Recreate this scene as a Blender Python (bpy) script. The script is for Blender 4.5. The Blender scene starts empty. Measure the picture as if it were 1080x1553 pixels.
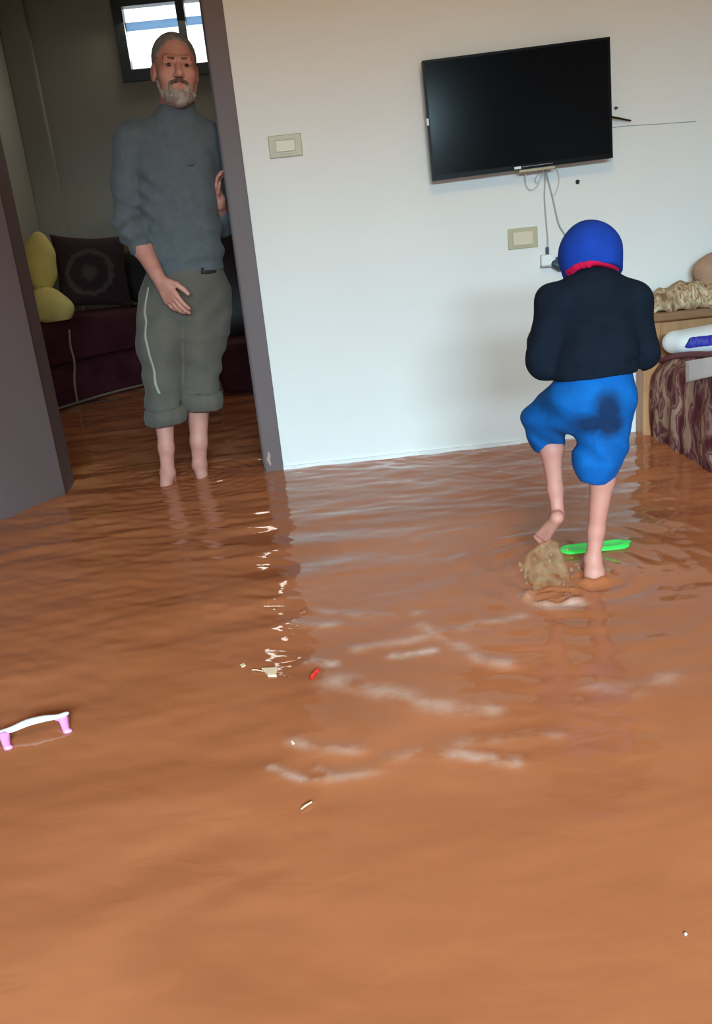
import bpy, bmesh, math, random
import numpy as np
from math import sin, cos, pi, radians, degrees, sqrt
from mathutils import Vector, Matrix

random.seed(4)
rng = np.random.default_rng(7)
S = bpy.context.scene
COL = S.collection
WATER_Z = 0.10
CAM_H = 1.07

# ---------------------------------------------------------------- camera
P, R_, PSI, F = radians(18.5), radians(6.0), radians(1.0), 1300.0
fw = np.array([sin(PSI) * cos(P), cos(PSI) * cos(P), -sin(P)])
rt = np.array([cos(PSI), -sin(PSI), 0.0])
dn = np.cross(fw, rt)
CX = cos(R_) * rt + sin(R_) * dn
CD = -sin(R_) * rt + cos(R_) * dn
CO = np.array([0, 0, CAM_H])
cam_data = bpy.data.cameras.new('camera')
cam = bpy.data.objects.new('camera', cam_data)
COL.objects.link(cam)
m = Matrix.Identity(4)
for i in range(3):
    m[i][0] = CX[i]; m[i][1] = -CD[i]; m[i][2] = -fw[i]; m[i][3] = CO[i]
cam.matrix_world = m
cam_data.sensor_fit = 'VERTICAL'
cam_data.sensor_height = 24.0
cam_data.lens = F / 1553 * 24.0
cam_data.clip_start = 0.02
S.camera = cam


def at(x, y, Y):
    d = fw * F + CX * (x - 540) + CD * (y - 776.5)
    return CO + d * (Y / d[1])


def atz(x, y, z=WATER_Z):
    d = fw * F + CX * (x - 540) + CD * (y - 776.5)
    return CO + d * ((z - CAM_H) / d[2])


# ---------------------------------------------------------------- light
S.view_settings.view_transform = 'Standard'
S.view_settings.look = 'None'
S.view_settings.gamma = 1.0
S.view_settings.exposure = 0.09
w = bpy.data.worlds.new('overcast_sky'); S.world = w
w.use_nodes = True
wn = w.node_tree.nodes; wl = w.node_tree.links
wn['Background'].inputs[0].default_value = (0.86, 0.93, 1.0, 1)
wn['Background'].inputs[1].default_value = 2.2


def area(name, loc, target, sx, sy, power, color, spread=180):
    l = bpy.data.lights.new(name, 'AREA'); l.shape = 'RECTANGLE'
    l.size = sx; l.size_y = sy; l.energy = power; l.color = color
    l.spread = radians(spread)
    o = bpy.data.objects.new(name, l); COL.objects.link(o)
    o.location = loc
    o.rotation_euler = (Vector(target) - Vector(loc)).to_track_quat('-Z', 'Y').to_euler()
    return o


# daylight through the wide balcony door behind the camera
area('daylight_balcony_door', (0.3, -4.6, 2.64), (0.3, 0.0, 2.06), 4.6, 1.0, 1740, (0.56, 0.85, 1.0))
# daylight through the small high window of the back room
area('daylight_back_window', (-0.78, 6.62, 2.55), (-0.9, 4.6, 0.9), 0.7, 0.6, 10, (1.0, 0.96, 0.84))
# unseen warm light, added under the front room ceiling to tan the upper wall
_l = bpy.data.lights.new('added_warm_fill', 'POINT'); _l.energy = 34; _l.color = (1.0, 0.64, 0.20); _l.shadow_soft_size = 0.12
_o = bpy.data.objects.new('added_warm_fill', _l); COL.objects.link(_o); _o.location = (0.45, 1.35, 2.40)


# ---------------------------------------------------------------- materials
def mat(name, col, rough=0.6, col2=None, scale=8.0, bump=0.0, bscale=60.0, spec=0.5, metal=0.0, coords='Object',
        sheen=0.0, ramp=(0.35, 0.65), detail=4.0, stretch=(1, 1, 1), emit=None):
    M = bpy.data.materials.new(name); M.use_nodes = True
    nt = M.node_tree; N = nt.nodes; L = nt.links
    b = N['Principled BSDF']
    b.inputs['Base Color'].default_value = (*col, 1)
    b.inputs['Roughness'].default_value = rough
    b.inputs['Specular IOR Level'].default_value = spec
    b.inputs['Metallic'].default_value = metal
    if sheen: b.inputs['Sheen Weight'].default_value = sheen
    tc = N.new('ShaderNodeTexCoord'); mp = N.new('ShaderNodeMapping')
    mp.inputs['Scale'].default_value = stretch
    L.new(tc.outputs[coords], mp.inputs[0])
    n = N.new('ShaderNodeTexNoise'); n.inputs['Scale'].default_value = scale; n.inputs['Detail'].default_value = detail
    L.new(mp.outputs[0], n.inputs['Vector'])
    cr = N.new('ShaderNodeValToRGB')
    c2 = col2 or tuple(c * 0.86 for c in col)
    cr.color_ramp.elements[0].position = ramp[0]; cr.color_ramp.elements[0].color = (*col, 1)
    cr.color_ramp.elements[1].position = ramp[1]; cr.color_ramp.elements[1].color = (*c2, 1)
    L.new(n.outputs['Fac'], cr.inputs[0]); L.new(cr.outputs[0], b.inputs['Base Color'])
    if bump:
        n2 = N.new('ShaderNodeTexNoise'); n2.inputs['Scale'].default_value = bscale; n2.inputs['Detail'].default_value = 3
        L.new(mp.outputs[0], n2.inputs['Vector'])
        bp = N.new('ShaderNodeBump'); bp.inputs['Strength'].default_value = bump; bp.inputs['Distance'].default_value = 0.004
        L.new(n2.outputs['Fac'], bp.inputs['Height']); L.new(bp.outputs[0], b.inputs['Normal'])
    return M


M = {}
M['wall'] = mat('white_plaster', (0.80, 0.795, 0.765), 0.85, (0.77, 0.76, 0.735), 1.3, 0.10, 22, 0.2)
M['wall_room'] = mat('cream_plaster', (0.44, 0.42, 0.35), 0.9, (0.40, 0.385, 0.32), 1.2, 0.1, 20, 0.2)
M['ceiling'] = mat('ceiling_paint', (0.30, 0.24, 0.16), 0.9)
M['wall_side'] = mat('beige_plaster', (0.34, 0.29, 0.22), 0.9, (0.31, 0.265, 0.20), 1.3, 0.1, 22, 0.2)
M['floor'] = mat('flooded_floor_tiles', (0.35, 0.24, 0.16), 0.6)
M['skirt'] = mat('skirting_tile', (0.86, 0.86, 0.84), 0.3)
M['doorwood'] = mat('dark_painted_wood', (0.115, 0.078, 0.075), 0.5, (0.150, 0.105, 0.103), 2.5, 0.08, 30, 0.4,
                    stretch=(1, 1, 0.25), ramp=(0.3, 0.7))
M['worn'] = mat('worn_wood', (0.42, 0.28, 0.25), 0.6)
M['winframe'] = mat('dark_window_metal', (0.035, 0.045, 0.05), 0.45)
M['bar'] = mat('frosted_blue_grey_strip', (0.42, 0.55, 0.66), 0.6)
_n = M['bar'].node_tree; _t = _n.nodes.new('ShaderNodeBsdfTranslucent'); _t.inputs[0].default_value = (0.50, 0.68, 0.85, 1)
_m = _n.nodes.new('ShaderNodeMixShader'); _m.inputs[0].default_value = 0.7
_n.links.new(_n.nodes['Principled BSDF'].outputs[0], _m.inputs[1]); _n.links.new(_t.outputs[0], _m.inputs[2])
_n.links.new(_m.outputs[0], _n.nodes['Material Output'].inputs[0])
M['black'] = mat('black_plastic', (0.006, 0.006, 0.007), 0.28, (0.007, 0.007, 0.008), 20)
M['cream_plastic'] = mat('cream_plastic', (0.48, 0.42, 0.27), 0.4, (0.46, 0.40, 0.26), 10)
M['cream_light'] = mat('pale_cream_plastic', (0.66, 0.58, 0.43), 0.4, (0.64, 0.56, 0.42), 10)
M['white_plastic'] = mat('white_plastic', (0.82, 0.84, 0.84), 0.4, (0.80, 0.82, 0.82), 10)
M['grey_cable'] = mat('grey_cable_sheath', (0.40, 0.41, 0.42), 0.5)
M['pale_cable'] = mat('pale_cable_sheath', (0.62, 0.62, 0.56), 0.5)
M['dark_cable'] = mat('dark_plug', (0.03, 0.06, 0.09), 0.5)
M['skin'] = mat('skin', (0.49, 0.195, 0.145), 0.55, (0.54, 0.24, 0.18), 14, 0.06, 120, 0.35)
M['skin_man'] = mat('weathered_skin', (0.50, 0.215, 0.165), 0.55, (0.58, 0.28, 0.215), 16, 0.1, 110, 0.35)
M['sweater'] = mat('grey_sweater_wool', (0.112, 0.128, 0.140), 0.95, (0.094, 0.108, 0.119), 30, 0.35, 260, 0.15, sheen=0.1)
M['pants'] = mat('grey_green_cotton', (0.132, 0.118, 0.094), 0.92, (0.096, 0.087, 0.076), 5, 0.25, 180, 0.15, sheen=0.1)
M['stripe'] = mat('pale_side_stripe', (0.36, 0.35, 0.29), 0.9)
M['belt'] = mat('dark_belt', (0.012, 0.014, 0.02), 0.6)
M['hair'] = mat('short_grey_hair', (0.16, 0.13, 0.125), 0.9, (0.26, 0.24, 0.23), 60, 0.5, 300, 0.2)
M['beard'] = mat('grey_beard', (0.46, 0.40, 0.35), 0.95, (0.27, 0.21, 0.17), 45, 0.6, 260, 0.2)
M['moustache'] = mat('dark_moustache', (0.11, 0.055, 0.045), 0.95, (0.19, 0.12, 0.10), 70, 0.5, 260, 0.2)
M['eye'] = mat('eyeball', (0.20, 0.16, 0.14), 0.5)  # eye white darkened to carry the shade of the sockets
M['iris'] = mat('dark_iris', (0.02, 0.012, 0.01), 0.2)
M['jacket'] = mat('navy_fleece', (0.0065, 0.0115, 0.021), 0.95, (0.005, 0.009, 0.017), 25, 0.3, 220, 0.12)
M['beanie'] = mat('royal_blue_knit', (0.009, 0.048, 0.35), 0.9, (0.008, 0.042, 0.30), 30, 0.3, 240, 0.15)
M['red'] = mat('red_knit_band', (0.58, 0.006, 0.06), 0.9, (0.5, 0.006, 0.05), 30, 0.3, 240, 0.15)
M['orange_wood'] = mat('orange_wood', (0.50, 0.25, 0.11), 0.45, (0.42, 0.20, 0.085), 6, stretch=(6, 6, 1))
M['brown_wood'] = mat('brown_wood_rail', (0.30, 0.15, 0.07), 0.4, (0.20, 0.10, 0.055), 6, stretch=(1, 6, 6))
M['maroon'] = mat('maroon_upholstery', (0.055, 0.009, 0.014), 0.75, (0.085, 0.018, 0.028), 6, 0.2, 90, 0.25)
M['maroon_rim'] = mat('burgundy_piping', (0.16, 0.025, 0.035), 0.6)
M['yellow'] = mat('mustard_yellow_fabric', (0.85, 0.68, 0.21), 0.85, (0.76, 0.60, 0.18), 7, 0.2, 100)
M['piping'] = mat('pale_gold_piping', (0.30, 0.22, 0.14), 0.7)
M['white_cloth'] = mat('white_cloth', (0.78, 0.80, 0.80), 0.85, (0.74, 0.77, 0.78), 12)
M['paper'] = mat('white_paper', (0.82, 0.82, 0.86), 0.7)
M['blue_print'] = mat('blue_print', (0.02, 0.02, 0.36), 0.6)
M['brown_cloth'] = mat('brown_cushion_cloth', (0.42, 0.25, 0.16), 0.85, (0.34, 0.19, 0.12), 12, 0.2, 90)
M['pink'] = mat('pink_plastic', (0.86, 0.27, 0.72), 0.35, (0.84, 0.31, 0.66), 12)
M['red_plastic'] = mat('red_plastic', (0.85, 0.03, 0.02), 0.35)
M['beige_scrap'] = mat('beige_scrap', (0.85, 0.62, 0.40), 0.6)
M['green'] = mat('bright_green_plastic', (0.06, 0.86, 0.10), 0.35, (0.05, 0.80, 0.09), 20)
M['logo'] = mat('silver_logo_print', (0.85, 0.85, 0.87), 0.4)


def figured(name, cols, scale, stretch, dist=3.0, wave=1.5, wscale=4.0):
    """woven figured upholstery: vertical motifs warped by noise"""
    Mx = bpy.data.materials.new(name); Mx.use_nodes = True
    nt = Mx.node_tree; N = nt.nodes; L = nt.links; b = N['Principled BSDF']
    b.inputs['Roughness'].default_value = 0.9; b.inputs['Specular IOR Level'].default_value = 0.15
    tc = N.new('ShaderNodeTexCoord'); mp = N.new('ShaderNodeMapping'); mp.inputs['Scale'].default_value = stretch
    L.new(tc.outputs['Object'], mp.inputs[0])
    wv = N.new('ShaderNodeTexWave'); wv.inputs['Scale'].default_value = wscale
    wv.bands_direction = 'Y'; wv.inputs['Distortion'].default_value = dist; wv.inputs['Detail Scale'].default_value = wave
    L.new(mp.outputs[0], wv.inputs['Vector'])
    n = N.new('ShaderNodeTexNoise'); n.inputs['Scale'].default_value = scale; n.inputs['Detail'].default_value = 2
    L.new(mp.outputs[0], n.inputs['Vector'])
    mx = N.new('ShaderNodeMix'); mx.data_type = 'FLOAT'; mx.inputs[0].default_value = 0.68
    L.new(wv.outputs['Fac'], mx.inputs[2]); L.new(n.outputs['Fac'], mx.inputs[3])
    cr = N.new('ShaderNodeValToRGB'); cr.color_ramp.interpolation = 'EASE'
    while len(cr.color_ramp.elements) < len(cols): cr.color_ramp.elements.new(0.5)
    for e, (p, c) in zip(cr.color_ramp.elements, cols):
        e.position = p; e.color = (*c, 1)
    L.new(mx.outputs[0], cr.inputs[0]); L.new(cr.outputs[0], b.inputs['Base Color'])
    return Mx


M['sofa_fabric'] = figured('burgundy_beige_figured_fabric',
                           [(0.30, (0.10, 0.022, 0.03)), (0.42, (0.19, 0.07, 0.07)), (0.50, (0.33, 0.19, 0.15)),
                            (0.57, (0.16, 0.04, 0.055)), (0.66, (0.46, 0.31, 0.22))], 15, (1, 1, 0.75), 7, 3.0, 2.4)
M['throw'] = figured('beige_brown_figured_cloth',
                     [(0.30, (0.20, 0.11, 0.06)), (0.45, (0.40, 0.28, 0.16)), (0.55, (0.55, 0.42, 0.27)),
                      (0.62, (0.30, 0.15, 0.08)), (0.70, (0.60, 0.48, 0.32))], 38, (1, 1, 0.6), 9, 4, 4)


def glass_mat():
    Mx = bpy.data.materials.new('window_glass'); Mx.use_nodes = True
    nt = Mx.node_tree; N = nt.nodes; L = nt.links
    b = N['Principled BSDF']; b.inputs['Roughness'].default_value = 0.03
    b.inputs['Base Color'].default_value = (0.9, 0.95, 1, 1)
    t = N.new('ShaderNodeBsdfTransparent'); mx = N.new('ShaderNodeMixShader'); mx.inputs[0].default_value = 0.06
    L.new(t.outputs[0], mx.inputs[1]); L.new(b.outputs[0], mx.inputs[2])
    L.new(mx.outputs[0], N['Material Output'].inputs[0])
    return Mx


M['glass'] = glass_mat()


def water_mat():
    Mx = bpy.data.materials.new('muddy_flood_water'); Mx.use_nodes = True
    nt = Mx.node_tree; N = nt.nodes; L = nt.links; b = N['Principled BSDF']
    tc = N.new('ShaderNodeTexCoord')
    n = N.new('ShaderNodeTexNoise'); n.inputs['Scale'].default_value = 1.6; n.inputs['Detail'].default_value = 4
    n.inputs['Distortion'].default_value = 0.8
    mp = N.new('ShaderNodeMapping'); mp.inputs['Scale'].default_value = (1, 2.0, 1)
    L.new(tc.outputs['Object'], mp.inputs[0]); L.new(mp.outputs[0], n.inputs['Vector'])
    cr = N.new('ShaderNodeValToRGB')
    cr.color_ramp.elements[0].position = 0.32; cr.color_ramp.elements[0].color = (0.350, 0.108, 0.042, 1)
    cr.color_ramp.elements[1].position = 0.68; cr.color_ramp.elements[1].color = (0.445, 0.145, 0.059, 1)
    L.new(n.outputs['Fac'], cr.inputs[0])
    at_ = N.new('ShaderNodeAttribute'); at_.attribute_name = 'crest_glint'
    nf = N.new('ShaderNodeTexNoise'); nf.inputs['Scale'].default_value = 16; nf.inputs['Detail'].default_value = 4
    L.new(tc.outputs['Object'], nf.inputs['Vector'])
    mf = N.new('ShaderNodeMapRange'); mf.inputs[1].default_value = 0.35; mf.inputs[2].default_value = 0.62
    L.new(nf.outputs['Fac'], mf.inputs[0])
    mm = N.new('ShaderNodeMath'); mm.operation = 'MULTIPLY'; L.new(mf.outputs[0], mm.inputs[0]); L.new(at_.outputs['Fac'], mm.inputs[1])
    mx = N.new('ShaderNodeMix'); mx.data_type = 'RGBA'; mx.inputs[7].default_value = (0.66, 0.50, 0.42, 1)  # pale colour mixed in along the streaks for reflections on wave crests
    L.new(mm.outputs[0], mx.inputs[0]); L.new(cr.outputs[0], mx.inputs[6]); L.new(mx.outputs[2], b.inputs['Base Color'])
    b.inputs['Roughness'].default_value = 0.045
    b.inputs['IOR'].default_value = 1.33
    b.inputs['Specular IOR Level'].default_value = 0.5
    n2 = N.new('ShaderNodeTexNoise'); n2.inputs['Scale'].default_value = 9; n2.inputs['Detail'].default_value = 3
    n2.inputs['Distortion'].default_value = 0.6
    m2 = N.new('ShaderNodeMapping'); m2.inputs['Scale'].default_value = (0.8, 1.4, 1); m2.inputs['Rotation'].default_value = (0, 0, 0.2)
    L.new(tc.outputs['Object'], m2.inputs[0]); L.new(m2.outputs[0], n2.inputs['Vector'])
    bp = N.new('ShaderNodeBump'); bp.inputs['Strength'].default_value = 0.16; bp.inputs['Distance'].default_value = 0.010
    L.new(n2.outputs['Fac'], bp.inputs['Height']); L.new(bp.outputs[0], b.inputs['Normal'])
    return Mx


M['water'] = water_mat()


def splash_mat():
    Mx = bpy.data.materials.new('splashing_muddy_water'); Mx.use_nodes = True
    nt = Mx.node_tree; N = nt.nodes; L = nt.links; b = N['Principled BSDF']
    b.inputs['Base Color'].default_value = (0.60, 0.42, 0.25, 1)
    b.inputs['Roughness'].default_value = 0.12; b.inputs['IOR'].default_value = 1.33
    t = N.new('ShaderNodeBsdfTransparent'); t.inputs[0].default_value = (0.95, 0.88, 0.78, 1)
    mx = N.new('ShaderNodeMixShader')
    tc = N.new('ShaderNodeTexCoord')
    n = N.new('ShaderNodeTexNoise'); n.inputs['Scale'].default_value = 35
    L.new(tc.outputs['Object'], n.inputs['Vector'])
    cr = N.new('ShaderNodeMapRange'); cr.inputs[1].default_value = 0.3; cr.inputs[2].default_value = 0.7
    cr.inputs[3].default_value = 0.03; cr.inputs[4].default_value = 0.30
    L.new(n.outputs['Fac'], cr.inputs[0]); L.new(cr.outputs[0], mx.inputs[0])
    L.new(t.outputs[0], mx.inputs[1]); L.new(b.outputs[0], mx.inputs[2])
    L.new(mx.outputs[0], N['Material Output'].inputs[0])
    return Mx


M['splash'] = splash_mat()


def shorts_mat(centre, r):
    """blue cloth with a wet, darker stain of its own shape"""
    Mx = mat('bright_blue_cloth', (0.001, 0.112, 0.395), 0.85, (0.001, 0.090, 0.33), 9, 0.3, 200, 0.2)
    nt = Mx.node_tree; N = nt.nodes; L = nt.links; b = N['Principled BSDF']
    old = b.inputs['Base Color'].links[0].from_socket
    tc = N.new('ShaderNodeTexCoord')
    acc = None
    for (c, rad) in zip(centre, r):
        mp = N.new('ShaderNodeMapping'); mp.vector_type = 'TEXTURE'
        mp.inputs['Location'].default_value = c; mp.inputs['Scale'].default_value = rad
        L.new(tc.outputs['Object'], mp.inputs[0])
        g = N.new('ShaderNodeTexGradient'); g.gradient_type = 'SPHERICAL'
        L.new(mp.outputs[0], g.inputs[0])
        if acc is None: acc = g.outputs['Fac']
        else:
            mxm = N.new('ShaderNodeMath'); mxm.operation = 'MAXIMUM'
            L.new(acc, mxm.inputs[0]); L.new(g.outputs['Fac'], mxm.inputs[1]); acc = mxm.outputs[0]
    n = N.new('ShaderNodeTexNoise'); n.inputs['Scale'].default_value = 30
    L.new(tc.outputs['Object'], n.inputs['Vector'])
    ad = N.new('ShaderNodeMath'); ad.operation = 'MULTIPLY_ADD'; ad.inputs[1].default_value = 0.35
    L.new(n.outputs['Fac'], ad.inputs[0]); L.new(acc, ad.inputs[2])
    mr = N.new('ShaderNodeMapRange'); mr.inputs[1].default_value = 0.14; mr.inputs[2].default_value = 0.68
    L.new(ad.outputs[0], mr.inputs[0])
    mx = N.new('ShaderNodeMix'); mx.data_type = 'RGBA'
    L.new(mr.outputs[0], mx.inputs[0]); L.new(old, mx.inputs[6])
    mx.inputs[7].default_value = (0.004, 0.022, 0.075, 1)
    L.new(mx.outputs[2], b.inputs['Base Color'])
    return Mx


# ---------------------------------------------------------------- object helpers
def link_mesh(name, verts, faces, material, parent=None, smooth=True):
    me = bpy.data.meshes.new(name)
    me.from_pydata([tuple(v) for v in verts], [], [tuple(f) for f in faces])
    me.materials.append(material)
    if smooth:
        me.polygons.foreach_set('use_smooth', [True] * len(me.polygons))
    me.update()
    o = bpy.data.objects.new(name, me); COL.objects.link(o)
    if parent is not None:
        o.parent = parent
        o.matrix_parent_inverse = parent.matrix_basis.inverted()
    return o


def obj(name, bm, material, parent=None, smooth=False, bevel=0.0):
    if bevel:
        bmesh.ops.bevel(bm, geom=list(bm.edges), offset=bevel, segments=3, affect='EDGES', profile=0.5)
    me = bpy.data.meshes.new(name); bm.to_mesh(me); bm.free()
    me.materials.append(material)
    if smooth: me.polygons.foreach_set('use_smooth', [True] * len(me.polygons))
    o = bpy.data.objects.new(name, me); COL.objects.link(o)
    if parent is not None:
        o.parent = parent
        o.matrix_parent_inverse = parent.matrix_basis.inverted()
    return o


def tag(o, label=None, cat=None, group=None, kind=None):
    if label: o['label'] = label
    if cat: o['category'] = cat
    if group: o['group'] = group
    if kind: o['kind'] = kind
    return o


def empty(name, loc, label, cat, group=None, rot=(0, 0, 0)):
    o = bpy.data.objects.new(name, None); COL.objects.link(o)
    o.location = loc; o.rotation_euler = rot; o.empty_display_size = 0.05
    return tag(o, label, cat, group)


def box(bm, x0, x1, y0, y1, z0, z1):
    r = bmesh.ops.create_cube(bm, size=1)
    bmesh.ops.scale(bm, vec=(x1 - x0, y1 - y0, z1 - z0), verts=r['verts'])
    bmesh.ops.translate(bm, vec=((x0 + x1) / 2, (y0 + y1) / 2, (z0 + z1) / 2), verts=r['verts'])
    return r['verts']


def boxo(name, x0, x1, y0, y1, z0, z1, material, parent=None, bevel=0.0):
    bm = bmesh.new(); box(bm, x0, x1, y0, y1, z0, z1)
    return obj(name, bm, material, parent, bevel=bevel)


def struct(name, bm, material):
    o = obj(name, bm, material); o['kind'] = 'structure'; return o


def catmull(pts, n=8):
    pts = [np.array(p, float) for p in pts]
    P_ = [2 * pts[0] - pts[1]] + pts + [2 * pts[-1] - pts[-2]]
    out = []
    for i in range(1, len(P_) - 2):
        for k in range(n):
            t = k / n
            a, b, c, d = P_[i - 1], P_[i], P_[i + 1], P_[i + 2]
            out.append(0.5 * ((2 * b) + (c - a) * t + (2 * a - 5 * b + 4 * c - d) * t * t + (3 * b - a - 3 * c + d) * t ** 3))
    out.append(pts[-1])
    return np.array(out)


def tube(name, pts, r, material, parent=None, n=8, seg=8, raw=False):
    path = np.array(pts, float) if raw else catmull(pts, seg)
    rad = r if hasattr(r, '__len__') else [r] * len(path)
    if len(rad) != len(path): rad = np.interp(np.linspace(0, 1, len(path)), np.linspace(0, 1, len(rad)), rad)
    V, Fc = [], []
    up = np.array([0.1, 0.2, 1.0])
    for i, p in enumerate(path):
        t = path[min(i + 1, len(path) - 1)] - path[max(i - 1, 0)]; t /= np.linalg.norm(t) + 1e-9
        if abs(t @ up) > 0.98 * np.linalg.norm(up): up = np.array([1.0, 0.3, 0.1])
        a = np.cross(t, up); a /= np.linalg.norm(a); b = np.cross(a, t); up = b
        for k in range(n):
            an = 2 * pi * k / n
            V.append(p + rad[i] * (cos(an) * a + sin(an) * b))
    for i in range(len(path) - 1):
        for k in range(n):
            Fc.append((i * n + k, i * n + (k + 1) % n, (i + 1) * n + (k + 1) % n, (i + 1) * n + k))
    Fc.append(tuple(range(n))[::-1]); Fc.append(tuple(range((len(path) - 1) * n, len(path) * n)))
    return link_mesh(name, V, Fc, material, parent)


# ---------------------------------------------------------------- SDF modeller (one continuous surface per body / garment)
def V3(*a): return np.array(a, float)


def rotm(ax, ay, az):
    return np.array(Matrix.Rotation(az, 3, 'Z') @ Matrix.Rotation(ay, 3, 'Y') @ Matrix.Rotation(ax, 3, 'X'))


class SDF:
    def __init__(s, lo, hi, h):
        s.lo = np.array(lo, float); s.h = h
        s.n = np.ceil((np.array(hi) - s.lo) / h).astype(int) + 1
        s.F = np.full(tuple(s.n), 0.2, np.float32)

    def sub(s, lo, hi):
        a = np.clip(np.floor((np.array(lo) - s.lo) / s.h).astype(int), 0, s.n)
        b = np.clip(np.ceil((np.array(hi) - s.lo) / s.h).astype(int) + 1, 0, s.n)
        ax = [s.lo[i] + s.h * np.arange(a[i], b[i], dtype=np.float32) for i in range(3)]
        X, Y, Z = np.meshgrid(*ax, indexing='ij')
        return tuple(slice(a[i], b[i]) for i in range(3)), X, Y, Z

    def comb(s, sl, d, k, op):
        f = s.F[sl]
        if op == 'add':
            if k > 0:
                h = np.maximum(k - np.abs(f - d), 0) / k
                s.F[sl] = np.minimum(f, d) - h * h * k * 0.25
            else: s.F[sl] = np.minimum(f, d)
        elif op == 'cut':
            d = -d
            h = np.maximum(k - np.abs(f - d), 0) / max(k, 1e-6)
            s.F[sl] = np.maximum(f, d) + h * h * k * 0.25

    def cone(s, a, b, ra, rb, k=0.01, op='add', flat=None, fs=1.0):
        a = np.array(a, float); b = np.array(b, float); m_ = max(ra, rb) * 1.05 + k * 1.5 + 0.012
        sl, X, Y, Z = s.sub(np.minimum(a, b) - m_, np.maximum(a, b) + m_)
        if X.size == 0: return s
        ab = b - a; l2 = ab @ ab + 1e-12
        px, py, pz = X - a[0], Y - a[1], Z - a[2]
        t = np.clip((px * ab[0] + py * ab[1] + pz * ab[2]) / l2, 0, 1)
        qx, qy, qz = px - t * ab[0], py - t * ab[1], pz - t * ab[2]
        if flat is not None:
            n = np.array(flat, float); n /= np.linalg.norm(n)
            q = (qx * n[0] + qy * n[1] + qz * n[2]) * (1 / fs - 1)
            qx, qy, qz = qx + q * n[0], qy + q * n[1], qz + q * n[2]
        d = np.sqrt(qx * qx + qy * qy + qz * qz) - (ra + (rb - ra) * t)
        if flat is not None: d = d * (0.5 + 0.5 * fs)
        s.comb(sl, d, k, op); return s

    def chain(s, pts, rs, k=0.01, **kw):
        for i in range(len(pts) - 1): s.cone(pts[i], pts[i + 1], rs[i], rs[i + 1], k, **kw)
        return s

    def ell(s, c, r, k=0.01, rot=None, op='add'):
        c = np.array(c, float); r = np.array(r, float); m_ = max(r) + k * 1.5 + 0.012
        sl, X, Y, Z = s.sub(c - m_, c + m_)
        if X.size == 0: return s
        x, y, z = X - c[0], Y - c[1], Z - c[2]
        if rot is not None:
            Rm = rot
            x, y, z = (Rm[0, 0] * x + Rm[1, 0] * y + Rm[2, 0] * z, Rm[0, 1] * x + Rm[1, 1] * y + Rm[2, 1] * z,
                       Rm[0, 2] * x + Rm[1, 2] * y + Rm[2, 2] * z)
        k0 = np.sqrt((x / r[0]) ** 2 + (y / r[1]) ** 2 + (z / r[2]) ** 2)
        k1 = np.sqrt((x / r[0] ** 2) ** 2 + (y / r[1] ** 2) ** 2 + (z / r[2] ** 2) ** 2) + 1e-6
        s.comb(sl, k0 * (k0 - 1) / k1, k, op); return s

    def loft(s, sl_, k=0.02, power=2.3):
        """slices (z, cx, cy, rx, ry) joined to one elliptical body"""
        A = catmull(sl_, 6); A = A[np.argsort(A[:, 0])]
        mr = A[:, 3:].max() + k + 0.03
        sl, X, Y, Z = s.sub((A[:, 1].min() - mr, A[:, 2].min() - mr, A[0, 0] - k - .02), (A[:, 1].max() + mr, A[:, 2].max() + mr, A[-1, 0] + k + .02))
        z = Z[0, 0, :]
        cx, cy, rx, ry = [np.interp(z, A[:, 0], A[:, i]).astype(np.float32)[None, None, :] for i in (1, 2, 3, 4)]
        q = (np.abs((X - cx) / rx) ** power + np.abs((Y - cy) / ry) ** power) ** (1 / power)
        d = (q - 1) * np.minimum(rx, ry)
        d = np.maximum(d, np.maximum(A[0, 0] - Z, Z - A[-1, 0]))
        s.comb(sl, d, k, 'add'); return s

    def field(s, fn):
        sl, X, Y, Z = s.sub(s.lo, s.lo + s.n * s.h)
        s.F += fn(X, Y, Z).astype(np.float32); return s

    def clip(s, fn):
        sl, X, Y, Z = s.sub(s.lo, s.lo + s.n * s.h)
        s.F = np.maximum(s.F, fn(X, Y, Z).astype(np.float32)); return s

    def mesh(s, name, material, parent=None):
        Fd = s.F; ins = Fd < 0
        I = ins.astype(np.int8)
        c = sum(I[i:I.shape[0] - 1 + i, j:I.shape[1] - 1 + j, k:I.shape[2] - 1 + k] for i in (0, 1) for j in (0, 1) for k in (0, 1))
        act = (c > 0) & (c < 8)
        idx = np.full(act.shape, -1, np.int64)
        A = np.argwhere(act); idx[act] = np.arange(len(A))
        acc = np.zeros((len(A), 3)); cnt = np.zeros(len(A))
        cs = [(i, j, k) for i in (0, 1) for j in (0, 1) for k in (0, 1)]
        val = {q: Fd[A[:, 0] + q[0], A[:, 1] + q[1], A[:, 2] + q[2]] for q in cs}
        for p in cs:
            for ax in range(3):
                if p[ax] == 0:
                    q = list(p); q[ax] = 1; q = tuple(q)
                    a, b = val[p], val[q]; mk = (a < 0) != (b < 0)
                    t = a[mk] / (a[mk] - b[mk])
                    pos = np.tile(np.array(p, float), (mk.sum(), 1)); pos[:, ax] = t
                    acc[mk] += pos; cnt[mk] += 1
        V = s.lo + s.h * (A + acc / cnt[:, None])
        Q = []
        for ax in range(3):
            sh = [slice(1, -1)] * 3; sh[ax] = slice(0, -1)
            sh2 = list(sh); sh2[ax] = slice(1, None)
            a = ins[tuple(sh)]; b = ins[tuple(sh2)]
            e = np.argwhere(a != b); 
            if len(e) == 0: continue
            up = a[e[:, 0], e[:, 1], e[:, 2]]
            o = e.copy()
            for d in range(3):
                if d != ax: o[:, d] += 1
            u, v = [(1, 2), (2, 0), (0, 1)][ax]
            def cell(du, dv):
                c_ = o.copy(); c_[:, u] -= du; c_[:, v] -= dv
                return idx[c_[:, 0], c_[:, 1], c_[:, 2]]
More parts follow.
